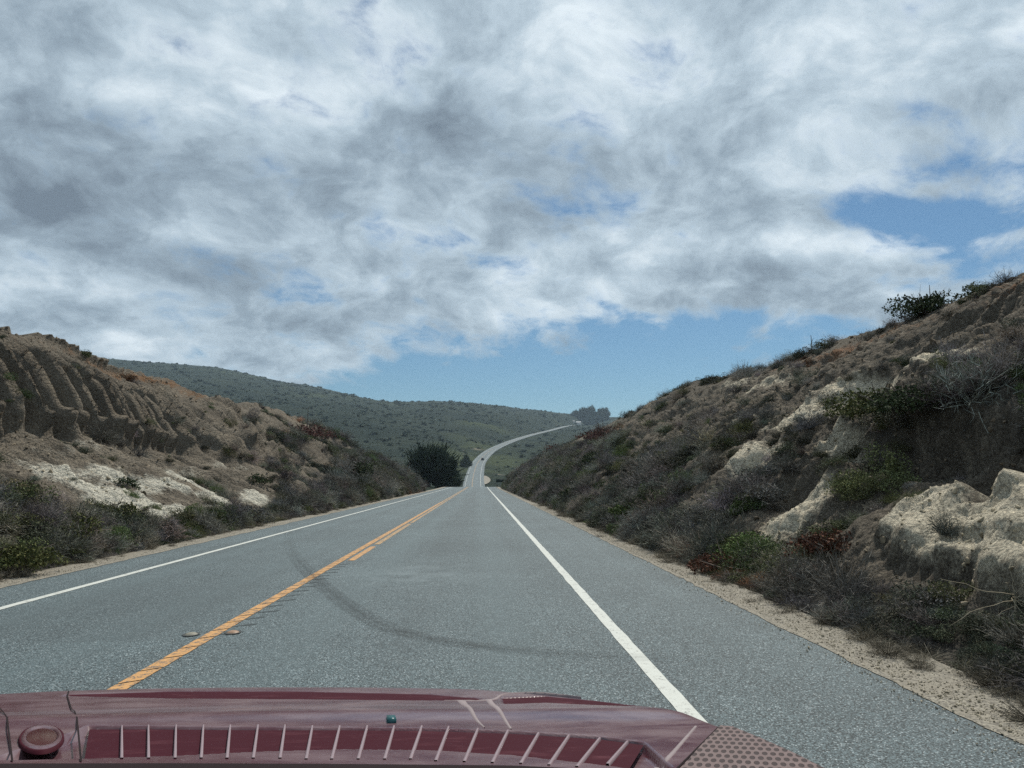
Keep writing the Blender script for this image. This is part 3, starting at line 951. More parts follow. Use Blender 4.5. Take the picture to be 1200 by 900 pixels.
def stone_mesh(seed):
    import bmesh
    bm = bmesh.new()
    bmesh.ops.create_icosphere(bm, subdivisions=2, radius=1.0)
    rs = np.random.default_rng(seed)
    co_ = np.array([v.co[:] for v in bm.verts])
    Fc = np.array([[v.index for v in f.verts] for f in bm.faces])
    bm.free()
    for _ in range(16):
        nrm = rs.normal(size=3)
        nrm /= np.linalg.norm(nrm)
        dd = co_ @ nrm - rs.uniform(0.30, 0.62)
        co_ = co_ - np.where(dd > 0, dd, 0)[:, None] * nrm
    co_ *= rs.uniform(0.6, 1.1, 3)
    return co_, Fc


def proto(coll, name, V, Fc, m):
    o = mesh_obj(name, V, Fc, m)
    COL.objects.unlink(o)
    coll.objects.link(o)
    return o


def scatter(name, label, cat, coll, pts, rot, scl, vid, tint):
    me = bpy.data.meshes.new(name)
    me.vertices.add(len(pts))
    me.vertices.foreach_set('co', np.asarray(pts, np.float32).ravel())
    for nm, ty, key, val in (('rot', 'FLOAT_VECTOR', 'vector', rot), ('scl', 'FLOAT_VECTOR', 'vector', scl), ('vid', 'INT', 'value', vid)):
        a = me.attributes.new(nm, ty, 'POINT')
        a.data.foreach_set(key, np.asarray(val, np.int32 if ty == 'INT' else np.float32).ravel())
    a = me.attributes.new('tint', 'FLOAT_COLOR', 'POINT')
    a.data.foreach_set('color', np.concatenate([tint, np.ones((len(tint), 1))], 1).astype(np.float32).ravel())
    o = bpy.data.objects.new(name, me)
    COL.objects.link(o)
    ng = bpy.data.node_groups.new(name + '_spread', 'GeometryNodeTree')
    ng.interface.new_socket('Geometry', in_out='INPUT', socket_type='NodeSocketGeometry')
    ng.interface.new_socket('Geometry', in_out='OUTPUT', socket_type='NodeSocketGeometry')
    N, L = ng.nodes, ng.links
    gi, gout = N.new('NodeGroupInput'), N.new('NodeGroupOutput')
    ci = N.new('GeometryNodeCollectionInfo')
    ci.inputs['Collection'].default_value = coll
    ci.inputs['Separate Children'].default_value = True
    ci.inputs['Reset Children'].default_value = True
    iop = N.new('GeometryNodeInstanceOnPoints')
    iop.inputs['Pick Instance'].default_value = True

    def na(nm, ty):
        nd = N.new('GeometryNodeInputNamedAttribute')
        nd.data_type = ty
        nd.inputs['Name'].default_value = nm
        return nd.outputs['Attribute']
    L.new(gi.outputs[0], iop.inputs['Points'])
    L.new(ci.outputs[0], iop.inputs['Instance'])
    L.new(na('vid', 'INT'), iop.inputs['Instance Index'])
    L.new(na('rot', 'FLOAT_VECTOR'), iop.inputs['Rotation'])
    L.new(na('scl', 'FLOAT_VECTOR'), iop.inputs['Scale'])
    L.new(iop.outputs[0], gout.inputs[0])
    md = o.modifiers.new('spread', 'NODES')
    md.node_group = ng
    return tag(o, label, cat, None, 'stuff')


SCRUB = bpy.data.collections.new('scrub_kinds')
for i in range(4):
    (V, Fc), _ = twig_bush(100 + i, 150, 0.5, 0.5 + 0.06 * i, 0.0055, 6)
    proto(SCRUB, 'a_twig_%d' % i, V, Fc, M_TWIG)
for i in range(3):
    V, Fc = leaf_bush(200 + i, 2600, 0.5, 0.42, 0.032)
    proto(SCRUB, 'b_leaf_%d' % i, V, Fc, M_LEAF)
for i in range(2):
    V, Fc = grass_tuft(300 + i)
    proto(SCRUB, 'c_grass_%d' % i, V, Fc, M_TWIG)
for i in range(2):                                     # small-leaved mats with bare twigs
    rs = np.random.default_rng(400 + i)
    (V1, F1), _ = twig_bush(410 + i, 90, 0.5, 0.35, 0.005, 5)
    V2, F2 = leaf_quads(lumpy_points(rs, 800, 0.5, 0.3, 14), rs, 0.035)
    V, Fc = join([(V1, F1), (V2, F2)])
    proto(SCRUB, 'd_mat_%d' % i, V, Fc, M_LEAF)

TINTS = {'dry': (0.20, 0.178, 0.150), 'grey': (0.185, 0.178, 0.168), 'mauve': (0.150, 0.136, 0.128), 'olive': (0.095, 0.098, 0.050), 'green': (0.085, 0.112, 0.046), 'dark': (0.075, 0.078, 0.058), 'rust': (0.17, 0.085, 0.055), 'straw': (0.24, 0.21, 0.15)}
TN = list(TINTS)
TV = np.array([TINTS[k] for k in TN])


def slope_scrub(side, name, label, n, seed, ymax):
    rs = np.random.default_rng(seed)
    # more samples close by
    Y = 3.0 + (ymax - 3.0) * rs.uniform(0, 1, n) ** 1.5
    t = rs.uniform(0.0, 1.12, n) ** 1.15
    Pp, nn, mk = slope(side, Y, t)
    clump = fbm(Y * 0.55, t * 6.0, 0 * Y + 50 * side, 3)
    den = np.clip(mk[:, 1] * 0.80 - 0.07 + 0.60 * clump, 0, 1) * (1 - 0.85 * sstep(mk[:, 0], 0.35, 0.7))
    gap = fbm(Y * 0.55, t * 1.4, 0 * Y + 60 * side, 3)
    den = den * (1 - 0.9 * sstep(gap, 0.05, 0.45) * sstep(t, 0.08, 0.2))
    keep = rs.uniform(0, 1, n) < den
    Y, t, Pp, mk = Y[keep], t[keep], Pp[keep], mk[keep]
    m = len(Y)
    zone = fbm(Y * 0.22, t * 3.0, 0 * Y + 70 * side, 3) + 0.25 * rs.normal(size=m)
    zone2 = fbm(Y * 0.4, t * 4.0, 0 * Y + 90 * side, 2) + 0.2 * rs.normal(size=m)
    u = rs.uniform(0, 1, m)
    ti = np.where(zone > 0.36, TN.index('olive'), np.where(zone > 0.12, TN.index('dry'), np.where(zone > -0.18, TN.index('grey'), TN.index('mauve'))))
    ti = np.where((zone2 > 0.30), TN.index('dark'), ti)
    ti = np.where((zone2 < -0.42), TN.index('green'), ti)
    ti = np.where((mk[:, 2] > 0.45) & (u < 0.55), TN.index('rust'), ti)
    ti = np.where(u > 0.98, TN.index('straw'), ti)
    leafy = np.isin(ti, [TN.index('olive'), TN.index('green'), TN.index('dark'), TN.index('rust')])
    vid = np.where(leafy, np.where(rs.uniform(0, 1, m) < 0.6, 4 + rs.integers(0, 3, m), 9 + rs.integers(0, 2, m)), np.where(rs.uniform(0, 1, m) < 0.72, rs.integers(0, 4, m), 9 + rs.integers(0, 2, m)))
    vid = np.where(ti == TN.index('straw'), 7 + rs.integers(0, 2, m), vid)
    sc = np.clip(rs.lognormal(-0.48, 0.42, m), 0.22, 1.4) * (0.6 + 0.4 * mk[:, 1]) * np.where(t > 0.97, 0.75, 1.0)
    sc *= np.interp(t, [0, 0.02, 0.06], [0.45, 0.7, 1.0]) * np.interp(Y, [6, 11, 60], [0.68, 1.0, 1.7])
    if side < 0:
        sc = sc * np.interp(Y, [10, 26], [0.78, 1.0])
    scl = np.stack([sc * rs.uniform(0.85, 1.3, m), sc * rs.uniform(0.85, 1.3, m), sc * rs.uniform(0.7, 1.15, m)], -1)
    rot = np.stack([rs.normal(size=m) * 0.15, -side * 0.30 + rs.normal(size=m) * 0.15, rs.uniform(0, 6.28, m)], -1)
    rot[:, 0], rot[:, 1] = 0.25 * rs.normal(size=m), 0.25 * rs.normal(size=m)
    Pp[:, 2] -= 0.04 * sc
    # keep the gravel and the road clear
    if side > 0:
        Pp[:, 0] = np.maximum(Pp[:, 0], 3.40 + 0.30 * sc + 0.25 * perlin(Y * 0.35, Y * 0 + 1.5, Y * 0))
    else:
        Pp[:, 0] = np.minimum(Pp[:, 0], -6.75 - 0.33 * sc)
    patchv = np.exp(0.55 * fbm(Y * 0.35, t * 3.5, 0 * Y + 33 * side, 3))[:, None]
    tint = TV[ti] * (0.98, 1.03, 1.03) * rs.uniform(0.45, 1.5, (m, 1)) * patchv * (1 + 0.06 * rs.normal(size=(m, 3)))
    scatter(name, label, 'scrub', SCRUB, Pp, rot, scl, vid, np.clip(tint, 0, 1))
    return m


n1 = slope_scrub(1, 'scrub', 'dry grey brown scrub covering the right cut slope', 30000, 21, 119)
n2 = slope_scrub(-1, 'scrub', 'dry dark scrub covering the left cut slope', 30000, 22, 90)

# loose stones on the bare ground
STONES = bpy.data.collections.new('stone_kinds')
for i in range(5):
    V, Fc = stone_mesh(500 + i)
    proto(STONES, 'stone_%d' % i, V, Fc, M_STONE)


def slope_rubble(side, label, n, seed, ymax):
    rs = np.random.default_rng(seed)
    Y = 3.0 + (ymax - 3.0) * rs.uniform(0, 1, n) ** 1.7
    t = rs.uniform(0.0, 1.02, n)
    Pp, nn, mk = slope(side, Y, t)
    keep = rs.uniform(0, 1, n) < np.clip(0.9 - mk[:, 1] * 0.8, 0.05, 1)
    Pp, mk = Pp[keep], mk[keep]
    m = len(Pp)
    sc = np.clip(rs.lognormal(-3.55, 0.55, m), 0.010, 0.13)
    pale = mk[:, :1]
    tint = (np.array([0.15, 0.125, 0.098]) * (1 - pale) + np.array([0.36, 0.33, 0.26]) * pale) * rs.uniform(0.6, 1.5, (m, 1))
    scatter('rubble', label, 'rubble', STONES, Pp, rs.uniform(0, 6.28, (m, 3)), np.repeat(sc[:, None], 3, 1), rs.integers(0, 5, m), tint)


slope_rubble(1, 'loose brown stones scattered over the bare right slope', 26000, 31, 90)
slope_rubble(-1, 'loose brown stones scattered over the bare left slope', 22000, 32, 80)
# loose gravel on the verges
rs = np.random.default_rng(33)
n = 22000
Y = 2.5 + 40 * rs.uniform(0, 1, n) ** 2.0
X = 2.93 + np.abs(rs.normal(size=n)) * 0.30
X = np.where(rs.uniform(0, 1, n) < 0.12, 2.9 - np.abs(rs.normal(size=n)) * 0.12, X)
X = np.where(X > 4.0, 3.3, X)
lft = rs.uniform(0, 1, n) < 0.2
X = np.where(lft, -6.3 - np.abs(rs.normal(size=n)) * 0.2, X)
Y = np.where(lft, Y + 6, Y)
sc = np.clip(rs.lognormal(-5.1, 0.45, n), 0.003, 0.022)
tint = np.array([0.34, 0.315, 0.26]) * rs.uniform(0.6, 1.4, (n, 1))
scatter('gravel', 'small loose gravel stones along the edges of the asphalt', 'gravel', STONES, np.stack([X, Y, GRADE * Y + 0.005 + sc * 0.3], -1), rs.uniform(0, 6.28, (n, 3)), np.repeat(sc[:, None], 3, 1), rs.integers(0, 5, n), tint)

rs = np.random.default_rng(35)
n = 300
Y = 3.0 + 60 * rs.uniform(0, 1, n) ** 1.6
X = 3.42 + 0.25 * perlin(Y * 0.35, Y * 0 + 1.5, Y * 0) + rs.normal(size=n) * 0.10
lft = rs.uniform(0, 1, n) < 0.35
X = np.where(lft, -6.72 + rs.normal(size=n) * 0.10, X)
sc = rs.uniform(0.2, 0.55, n)
scatter('grass', 'tufts of short dry grass along the outer edge of the gravel', 'grass', SCRUB, np.stack([X, Y, GRADE * Y - 0.01], -1), np.stack([0.2 * rs.normal(size=n), 0.2 * rs.normal(size=n), rs.uniform(0, 6.28, n)], -1),
        np.stack([sc, sc, sc * 0.7], -1), np.where(rs.uniform(0, 1, n) < 0.7, 7 + rs.integers(0, 2, n), rs.integers(0, 4, n)), np.array([0.165, 0.152, 0.120]) * rs.uniform(0.5, 1.4, (n, 1)))

# scrub clumps on the far hills
FAR = bpy.data.collections.new('far_scrub_kinds')
for i in range(4):
    rs = np.random.default_rng(600 + i)
    V, Fc = leaf_quads(lumpy_points(rs, 70, 1.0, 0.75, 6), rs, 0.75)
    proto(FAR, 'clump_%d' % i, V, Fc, M_LEAF)
rs = np.random.default_rng(41)
n = 9000
bb = np.radians(rs.uniform(-31, 12.5, n))
dd = 150 * (1650 / 150) ** rs.uniform(0, 1, n) ** 0.75
X, Y = dd * np.sin(bb), dd * np.cos(bb)
dn, _ = near_road(X, Y)
cl = fbm(X / 40, Y / 40, 0 * X + 3, 4) + 0.4 * fbm(X / 150, Y / 150, 0 * X + 13, 2)
gg = 0.9 * np.exp(-((X + 6) / 26) ** 2 - ((Y - 500) / 130) ** 2)
keep = (dn > 9) & (rs.uniform(-0.6, 0.6, n) < cl - 0.5 * gg + 0.1)
X, Y = X[keep], Y[keep]
m = len(X)
sc = np.clip(rs.lognormal(0.1, 0.45, m), 0.5, 3.2) * np.interp(np.hypot(X, Y), [150, 380, 600, 1600], [0.25, 0.45, 0.9, 1.5])
tint = np.array([0.085, 0.105, 0.080]) * rs.uniform(0.85, 1.15, (m, 1))
scatter('scrub', 'dark scrub dotted over the distant hills', 'scrub', FAR, np.stack([X, Y, ground(X, Y) - 0.1], -1), np.stack([0 * X, 0 * X, rs.uniform(0, 6.28, m)], -1), np.stack([sc * 1.3, sc * 1.3, sc * 0.8], -1), rs.integers(0, 4, m), tint)


# ------------------------------------------------------------------ single plants one can point at
def shrub(name, label, cat, P0, Rr, Hh, m_leaf, seed, n=1600, leaf=0.05, lumps=9, stems=26, group=None, stem_mat=None, tilt=0.0):
    rs = np.random.default_rng(seed)
    e = tag(empty(name, tuple(float(x) for x in P0), rs.uniform(0, 6.28)), label, cat, group)
    d = dirs_up(rs, stems, 0.3, 1.0)
    v, f, raw = ribbons(rs.normal(size=(stems, 3)) * (0.12 * Rr, 0.12 * Rr, 0), d, np.hypot(Rr * np.hypot(d[:, 0], d[:, 1]), Hh * d[:, 2]) * rs.uniform(0.7, 1.0, stems), np.full(stems, 0.012 * max(Rr, 0.3) / 0.5), 4, 0.25, rs)
    mesh_obj('stems', v, f, stem_mat or M_BARK, e)
    if n:
        v, f = leaf_quads(lumpy_points(rs, n, Rr, Hh, lumps), rs, leaf)
        mesh_obj('foliage', v, f, m_leaf, e)
    return e


def spot_on(side, Y, t):
    Pp, _, _ = slope(side, np.array([float(Y)]), np.array([float(t)]))
    return Pp[0]


for side, Y, t, Rr, Hh, m_, lf, nn, label, dzz in [
    (1, 20.3, 0.985, 1.15, 0.75, M_DKGREEN, 0.09, 2600, 'wide dark green bush standing out against the sky on the right slope', 0.0),
    (1, 18.7, 1.01, 0.55, 0.42, M_DKGREEN, 0.07, 1200, 'small dark bush on the skyline near the top right corner of the slope', 0.0),
    (1, 11.9, 0.525, 0.62, 0.42, M_GREEN, 0.055, 1800, 'fresh green bush high on the bare right slope', 0.0),
    (1, 12.0, 0.36, 0.95, 0.55, M_OLIVE, 0.06, 2600, 'yellow green bush hanging over the dark hollow on the right slope', 0.0),
    (1, 10.6, 0.335, 0.85, 0.5, M_DKGREEN, 0.055, 2400, 'dark bush overhanging the hollow above the pale sandstone', 0.0),
    (1, 19.6, 0.075, 0.85, 0.40, M_GREEN, 0.06, 2000, 'low bright green bush at the foot of the right slope', 0.0),
    (1, 11.7, 0.07, 0.55, 0.36, M_OLIVE, 0.05, 1500, 'small yellow green bush low on the right slope beside the gravel', 0.0),
    (1, 50.5, 0.58, 2.2, 0.8, M_DKRED, 0.12, 2200, 'dull red bush patch halfway up the right slope', 0.0),
    (1, 10.9, 0.03, 0.75, 0.35, M_RUST, 0.05, 2200, 'rust red low bush at the gravel edge of the right slope', 0.0),
    (1, 9.4, 0.10, 0.55, 0.34, M_RUST, 0.05, 1500, 'rust red bush below the pale sandstone outcrop', 0.0),
    (1, 92.0, 1.0, 1.5, 1.3, M_DKRED, 0.2, 900, 'round dark bush at the end of the right slope skyline', 0.0),
    (1, 40.0, 0.30, 1.4, 0.8, M_DKGREEN, 0.1, 2000, 'dark green bush in the middle of the right slope', 0.0),
    (1, 33.0, 0.10, 1.0, 0.6, M_DKGREEN, 0.09, 1600, 'dark round bush at the foot of the right slope beyond the bright green one', 0.0),
    (-1, 11.4, 0.035, 0.85, 0.38, M_OLIVE, 0.06, 2200, 'green bush at the left edge beside the road', 0.0),
    (-1, 13.6, 0.065, 0.8, 0.42, M_OLIVE, 0.055, 1800, 'olive bush in the dark scrub at the left roadside', 0.0),
    (-1, 16.0, 0.10, 0.8, 0.42, M_OLIVE, 0.055, 1700, 'olive bush below the white clay streaks', 0.0),
    (-1, 23.1, 0.03, 1.0, 0.75, M_GREY, 0.05, 2600, 'round grey bush at the left roadside below the rills', 0.0),
    (-1, 49.5, 0.25, 2.0, 1.1, M_DKGREEN, 0.13, 2400, 'dark green bush low on the far half of the left slope', 0.0),
    (-1, 53.0, 0.68, 2.6, 0.9, M_DKRED, 0.14, 2400, 'dark brownish red bush patch below the left crest', 0.0),
    (-1, 30.5, 0.20, 0.7, 0.4, M_DKGREEN, 0.07, 1200, 'small dark bush on the stony left slope', 0.0),
    (-1, 19.8, 0.235, 0.45, 0.34, M_DKGREEN, 0.06, 1000, 'small dark bush at the top of the white clay', 0.0),
]:
    p0 = spot_on(side, Y, t)
    shrub('shrub', label, 'bush', (p0[0], p0[1], p0[2] - 0.05), Rr, Hh, m_, int(Y * 100), nn, lf, 10)

# small green leafy plant at the gravel edge
p0 = (4.15, 6.75, GRADE * 6.75 + 0.06)
shrub('leafy_plant', 'small fresh green leafy plant at the edge of the gravel', 'plant', p0, 0.20, 0.34, M_GREEN, 77, 420, 0.05, 6, 12)
# dry bent stalks low on the right
p0 = spot_on(1, 5.75, 0.075)
p0 = p0 - np.array([0.05, 0, 0.24])
e = tag(empty('dry_stalk_plant', tuple(p0)), 'dead straw coloured plant with long bent stalks beside the gravel', 'dead plant')
rs = np.random.default_rng(9)
for k, (ax, ay, az, ln) in enumerate([(-0.95, -0.2, -0.15, 0.62), (-0.75, 0.2, 0.30, 0.55), (0.05, 0.1, 0.75, 0.32), (0.30, -0.2, 0.65, 0.30), (0.9, -0.5, -0.25, 0.75), (0.8, -0.6, -0.45, 0.8), (0.95, -0.1, 0.1, 0.8), (0.55, -0.5, -0.5, 0.45), (0.1, -0.5, -0.7, 0.42), (0.9, 0.2, 0.45, 0.6), (0.8, -0.3, -0.7, 0.6), (-0.5, -0.5, 0.5, 0.35)]):
    d = np.array([ax, ay, az])
    d /= np.linalg.norm(d)
    pts = [np.array([0, 0, 0.42]) + d * ln * f + np.array([0, 0, -0.14 * ln * f * f]) + 0.012 * rs.normal(size=3) for f in np.linspace(0, 1, 7)]
    MB().tube(pts, np.linspace(0.0026, 0.0012, 7), 4).build('stalk', M_STRAW, e)
MB().tube([(0.02, 0, -0.05), (0.0, 0.01, 0.2), (0.01, 0, 0.43)], [0.012, 0.009, 0.006], 5).build('stem', M_STRAW, e)
# thin dead stalk on the right skyline
p0 = spot_on(1, 28.0, 1.0)
e = tag(empty('dead_stalk', tuple(p0)), 'thin upright dead stalk on the right skyline', 'dead plant')
MB().tube([(0, 0, -0.1), (0.02, 0, 0.3), (0.0, 0, 0.62)], [0.02, 0.016, 0.01], 5).build('stem', M_BARK, e)
MB().tube([(0.0, 0, 0.3), (0.1, 0.02, 0.5)], [0.012, 0.006], 4).build('twig', M_BARK, e)


# ------------------------------------------------------------------ trees
def tree(name, label, P0, Rr, Hh, trunk_h, seed, n, leaf, group=None, spiky=0.0, m=None, lumps=16, cat='tree', trunk_r=0.3, spread=1.0):
    rs = np.random.default_rng(seed)
    e = tag(empty(name, tuple(float(x) for x in P0), rs.uniform(0, 6.28)), label, cat, group)
    tb = MB()
    tb.tube([(0, 0, -0.5), (0.1 * trunk_r, 0, trunk_h * 0.6), (0.3 * trunk_r, 0.1, Hh * 0.5), (0.2, 0, Hh * 0.8)], [trunk_r, trunk_r * 0.8, trunk_r * 0.5, trunk_r * 0.12], 8)
    d = dirs_up(rs, lumps, 0.05, 1.0)
    cc = d * np.array([Rr, Rr, Hh - trunk_h]) * rs.uniform(0.45, 0.78, (lumps, 1)) + (0, 0, trunk_h)
    for c in cc:
        h = trunk_h * rs.uniform(0.6, 1.2)
        tb.tube([(0.05, 0, h), c * 0.5 + np.array([0, 0, h * 0.4]), c], [trunk_r * 0.4, trunk_r * 0.25, trunk_r * 0.08], 5)
    tb.build('trunk', M_BARK, e, True)
    i = rs.integers(0, lumps, n)
    g = rs.normal(size=(n, 3))
    g /= np.linalg.norm(g, axis=1, keepdims=True)
    cr = rs.uniform(0.24, 0.40, lumps) * spread
    rad = (cr[i] * rs.uniform(0.2, 1.0, n) ** 0.5)[:, None] * np.array([Rr, Rr, (Hh - trunk_h) * 0.85])
    p = cc[i] + g * rad
    out = p - np.array([0, 0, trunk_h * 0.5])
    out /= np.linalg.norm(out, axis=1, keepdims=True)
    dr = out * (0.6 + spiky) + rs.normal(size=(n, 3)) * 0.5 + np.array([0, 0, 0.25])
    dr /= np.linalg.norm(dr, axis=1, keepdims=True)
    ln = leaf * rs.uniform(0.5, 1.3, n) * (1 + spiky * (rs.uniform(0, 1, n) > 0.9) * 1.6)
    v, f, _ = ribbons(p, dr, ln, leaf * 0.16 * np.ones(n), 2, 0.25, rs)
    mesh_obj('crown', v, f, m or M_CYP, e)
    return e


tree('cypress_tree', 'large dark spreading cypress left of the road at the crest', (-10.6, 152, gz(-10.6, 152)), 6.5, 9.6, 1.0, 71, 9000, 0.95, spiky=1.3, lumps=30, spread=0.72, trunk_r=0.45)
tree('cypress_tree', 'smaller dark tree tucked behind the right side of the cypress', (-5.9 - 1.8, 168, gz(-7.7, 168)), 3.0, 6.4, 0.5, 72, 4000, 0.8, spiky=0.3, lumps=14, trunk_r=0.3)
tree('roadside_tree', 'small round green tree left of the far road below the bend', (-8.2, 440, gz(-8.2, 440)), 4.2, 8.0, 0.6, 73, 1600, 1.3, m=M_DKGREEN, lumps=10, trunk_r=0.3)
for k, (x, y, Rr, Hh) in enumerate([(199, 1490, 15, 19), (213, 1500, 18, 27), (228, 1505, 22, 33), (240, 1500, 20, 33), (254, 1510, 14, 24), (220, 1470, 18, 22), (238, 1475, 18, 24), (235, 1495, 19, 31)]):
    tree('ridge_tree', 'dark tree in the domed clump on the far right skyline', (x, y, gz(x, y)), Rr, Hh, 2.0, 80 + k, 2200, 4.5, 'trees of the domed clump on the ridge', m=M_CYP, lumps=14, trunk_r=0.8)
p0 = spot_on(1, 66.0, 1.04)
tree('lone_tree', 'tiny lone tree on the right skyline beside the far clump', (p0[0], p0[1], p0[2] - 0.1), 0.42, 1.15, 0.5, 91, 420, 0.22, m=M_DKGREEN, lumps=8, trunk_r=0.05)

# ------------------------------------------------------------------ things along the road
# dark signboard at the end of the right slope
M_SIGN = plain('dark_green_board', (0.018, 0.030, 0.026), 0.5)
M_POST = plain('weathered_post', (0.09, 0.08, 0.07), 0.9)
sx_, sy_ = 3.35, 126.0
e = tag(empty('road_sign', (sx_, sy_, -1.5)), 'dark signboard on two posts at the end of the right slope', 'sign')
MB().box((0, 0, 1.42), (1.35, 0.05, 0.55)).build('board', M_SIGN, e)
for s in (-0.5, 0.5):
    MB().box((s, 0.06, 0.55), (0.09, 0.07, 2.2)).build('post', M_POST, e)
MB().box((0, 0.058, 1.42), (1.1, 0.05, 0.06)).build('brace', M_POST, e)

# dark car on the far road
M_CAR = plain('dark_car_paint', (0.02, 0.022, 0.028), 0.3, coat=0.6)
M_GLASS = plain('car_glass', (0.03, 0.04, 0.05), 0.08)
M_TYRE = plain('tyre_rubber', (0.02, 0.02, 0.02), 0.9)
M_RED = plain('tail_lamp', (0.25, 0.01, 0.01), 0.3)
cy_ = 492.0
cxx = float(road_x(np.array([cy_]))[0]) + 1.3
slope_ang = math.atan2(float(road_z(cy_ + 5) - road_z(cy_ - 5)), 10.0)
e = tag(empty('car', (cxx, cy_, float(road_z(cy_)) + 0.02)), 'small dark car driving away on the far stretch of road', 'car')
e.rotation_euler = (slope_ang, 0, -0.06)
b = MB().box((0, 0, 0.62), (1.8, 4.4, 0.62), taper=(0.95, 0.97))
b.build('body', M_CAR, e)
MB().box((0, -0.25, 1.2), (1.62, 2.6, 0.56), taper=(0.78, 0.66)).build('cabin', M_GLASS, e)
MB().box((0, -0.3, 1.495), (1.24, 1.6, 0.03)).build('roof', M_CAR, e)
for sx2 in (-0.83, 0.83):
    for sy2 in (-1.35, 1.35):
        MB().tube([(sx2 - 0.1, sy2, 0.33), (sx2 + 0.1, sy2, 0.33)], 0.33, 14).build('wheel', M_TYRE, e)
for sx2 in (-0.7, 0.7):
    MB().box((sx2, -2.19, 0.75), (0.3, 0.05, 0.16)).build('tail_light', M_RED, e)

# white house below the clump of trees
M_WALL = plain('white_wall', (0.72, 0.71, 0.68), 0.8)
M_ROOF = plain('pale_roof', (0.42, 0.42, 0.42), 0.8)
M_WIN = plain('window_glass', (0.03, 0.04, 0.05), 0.1)


def house(label, x, y, wd, dp, h, roof, rz):
    e = tag(empty('house', (x, y, gz(x, y) + 1.5), rz), label, 'house', None)
    MB().box((0, 0, h / 2 - 1.0), (wd, dp, h + 2.0)).build('wall', M_WALL, e)
    r = MB()
    r.add([(-wd / 2 - .4, -dp / 2 - .5, h), (wd / 2 + .4, -dp / 2 - .5, h), (wd / 2 + .4, dp / 2 + .5, h), (-wd / 2 - .4, dp / 2 + .5, h), (-wd / 2 - .4, 0, h + roof), (wd / 2 + .4, 0, h + roof)],
          [(0, 1, 5, 4), (2, 3, 4, 5), (0, 4, 3), (1, 2, 5), (3, 2, 1, 0)])
    r.build('roof', M_ROOF, e)
    MB().box((0, -dp / 2 - 0.03, 1.0), (1.0, 0.08, 2.1)).build('door', M_WIN, e)
    for s in (-0.3, 0.3):
        MB().box((s * wd, -dp / 2 - 0.03, h * 0.55), (1.2, 0.08, 1.2)).build('window', M_WIN, e)


house('white house beside the far road below the clump of trees', 184, 1372, 8.5, 6, 3.6, 1.6, -0.25)
house('small white shed left of the white house on the ridge', 173.5, 1360, 3.2, 3.2, 2.8, 0.9, -0.2)

# pale boulders beside the far road
for k, (x, y, s) in enumerate([(-4.6 - 7.5, 520, 1.5), (-12.5, 545, 1.0)]):
    V, Fc = stone_mesh(700 + k)
    o = mesh_obj('boulder', V * s, Fc, M_ROCK)
    o.location = (x, y, gz(x, y) + 0.4 * s)
    tag(o, ['larger pale boulder on the left bank of the far bend', 'smaller pale boulder above the larger one on the far bank'][k], 'boulder')
# pale dirt turnout right of the far road
tv = []
tys = np.arange(318, 372, 3.0)
for y in tys:
    k = math.sin(math.pi * (y - 318) / 54) ** 0.7
    xr = float(road_x(np.array([y]))[0]) + 4.5
    tv += [(xr, y, float(road_z(y)) - 0.01), (xr + 0.1 + 3.0 * k, y, float(road_z(y)) - 0.02)]
o = mesh_obj('dirt_turnout', tv, grid_faces(len(tys), 2)[:, ::-1], M_GRAVEL)
tag(o, 'pale dirt turnout on the right of the far road', 'turnout', None, 'structure')

# raised pavement markers either side of the yellow line
M_DOT = plain('ceramic_marker', (0.28, 0.18, 0.12), 0.5)
M_TAR = plain('tar_pad', (0.05, 0.055, 0.055), 0.8)
for k, (x, y, lab) in enumerate([(-2.62, 7.02, 'pale round pavement marker on the left of the yellow line'), (-2.27, 7.09, 'orange brown round pavement marker on the right of the yellow line')]):
    e = tag(empty('pavement_marker', (x, y, GRADE * y)), lab, 'road marker', 'pavement markers beside the yellow line')
    V = [(0, 0, 0.024)]
    for rr, z in ((0.03, 0.021), (0.05, 0.012), (0.058, 0.003)):
        V += [(rr * math.cos(a), rr * math.sin(a), z) for a in np.linspace(0, 2 * math.pi, 20, endpoint=False)]
    Fc = [(0, 1 + i, 1 + (i + 1) % 20) for i in range(20)]
    for q_ in range(2):
        Fc += [(1 + q_ * 20 + i, 21 + q_ * 20 + i, 21 + q_ * 20 + (i + 1) % 20, 1 + q_ * 20 + (i + 1) % 20) for i in range(20)]
    mesh_obj('dome', V, Fc, M_DOT if k else plain('pale_marker', (0.22, 0.21, 0.17), 0.6), e, True)
    rs = np.random.default_rng(k)
    V = [(0, 0, 0.0085)] + [((0.068 + 0.012 * rs.uniform()) * math.cos(a), (0.075 + 0.02 * rs.uniform()) * math.sin(a), 0.008) for a in np.linspace(0, 2 * math.pi, 24, endpoint=False)]
    mesh_obj('tar_pad', V, [(0, 1 + i, 1 + (i + 1) % 24) for i in range(24)], M_TAR, e)


# ------------------------------------------------------------------ the red car one looks out of
M_PAINT, t, p = mat('dusty_red_paint_sheen')
P = opos(t)
dust_sheen = t.noise(t.vmath('MULTIPLY', P, (6, 14, 6)), 1.0, 7, 0.65, 0.4)
spk = t.noise(P, 220, 3, 0.6)
c = t.mix(t.ramp(dust_sheen, 0.35, 0.72), (0.075, 0.020, 0.029), (0.150, 0.096, 0.108))  # paler mauve paints a reflection sheen over the dusty red
c = t.mix(t.ramp(spk, 0.62, 0.74, 0, 0.45), c, (0.36, 0.30, 0.31))
t.set(p.inputs['Base Color'], c)
t.set(p.inputs['Roughness'], t.ramp(dust_sheen, 0.3, 0.7, 0.28, 0.6))
p.inputs['Coat Weight'].default_value = 0.5
p.inputs['Coat Roughness'].default_value = 0.12
M_DEEP, t, p = mat('deep_red_reflection')  # deep red stands for dark parts of the dashboard reflection
P = opos(t)
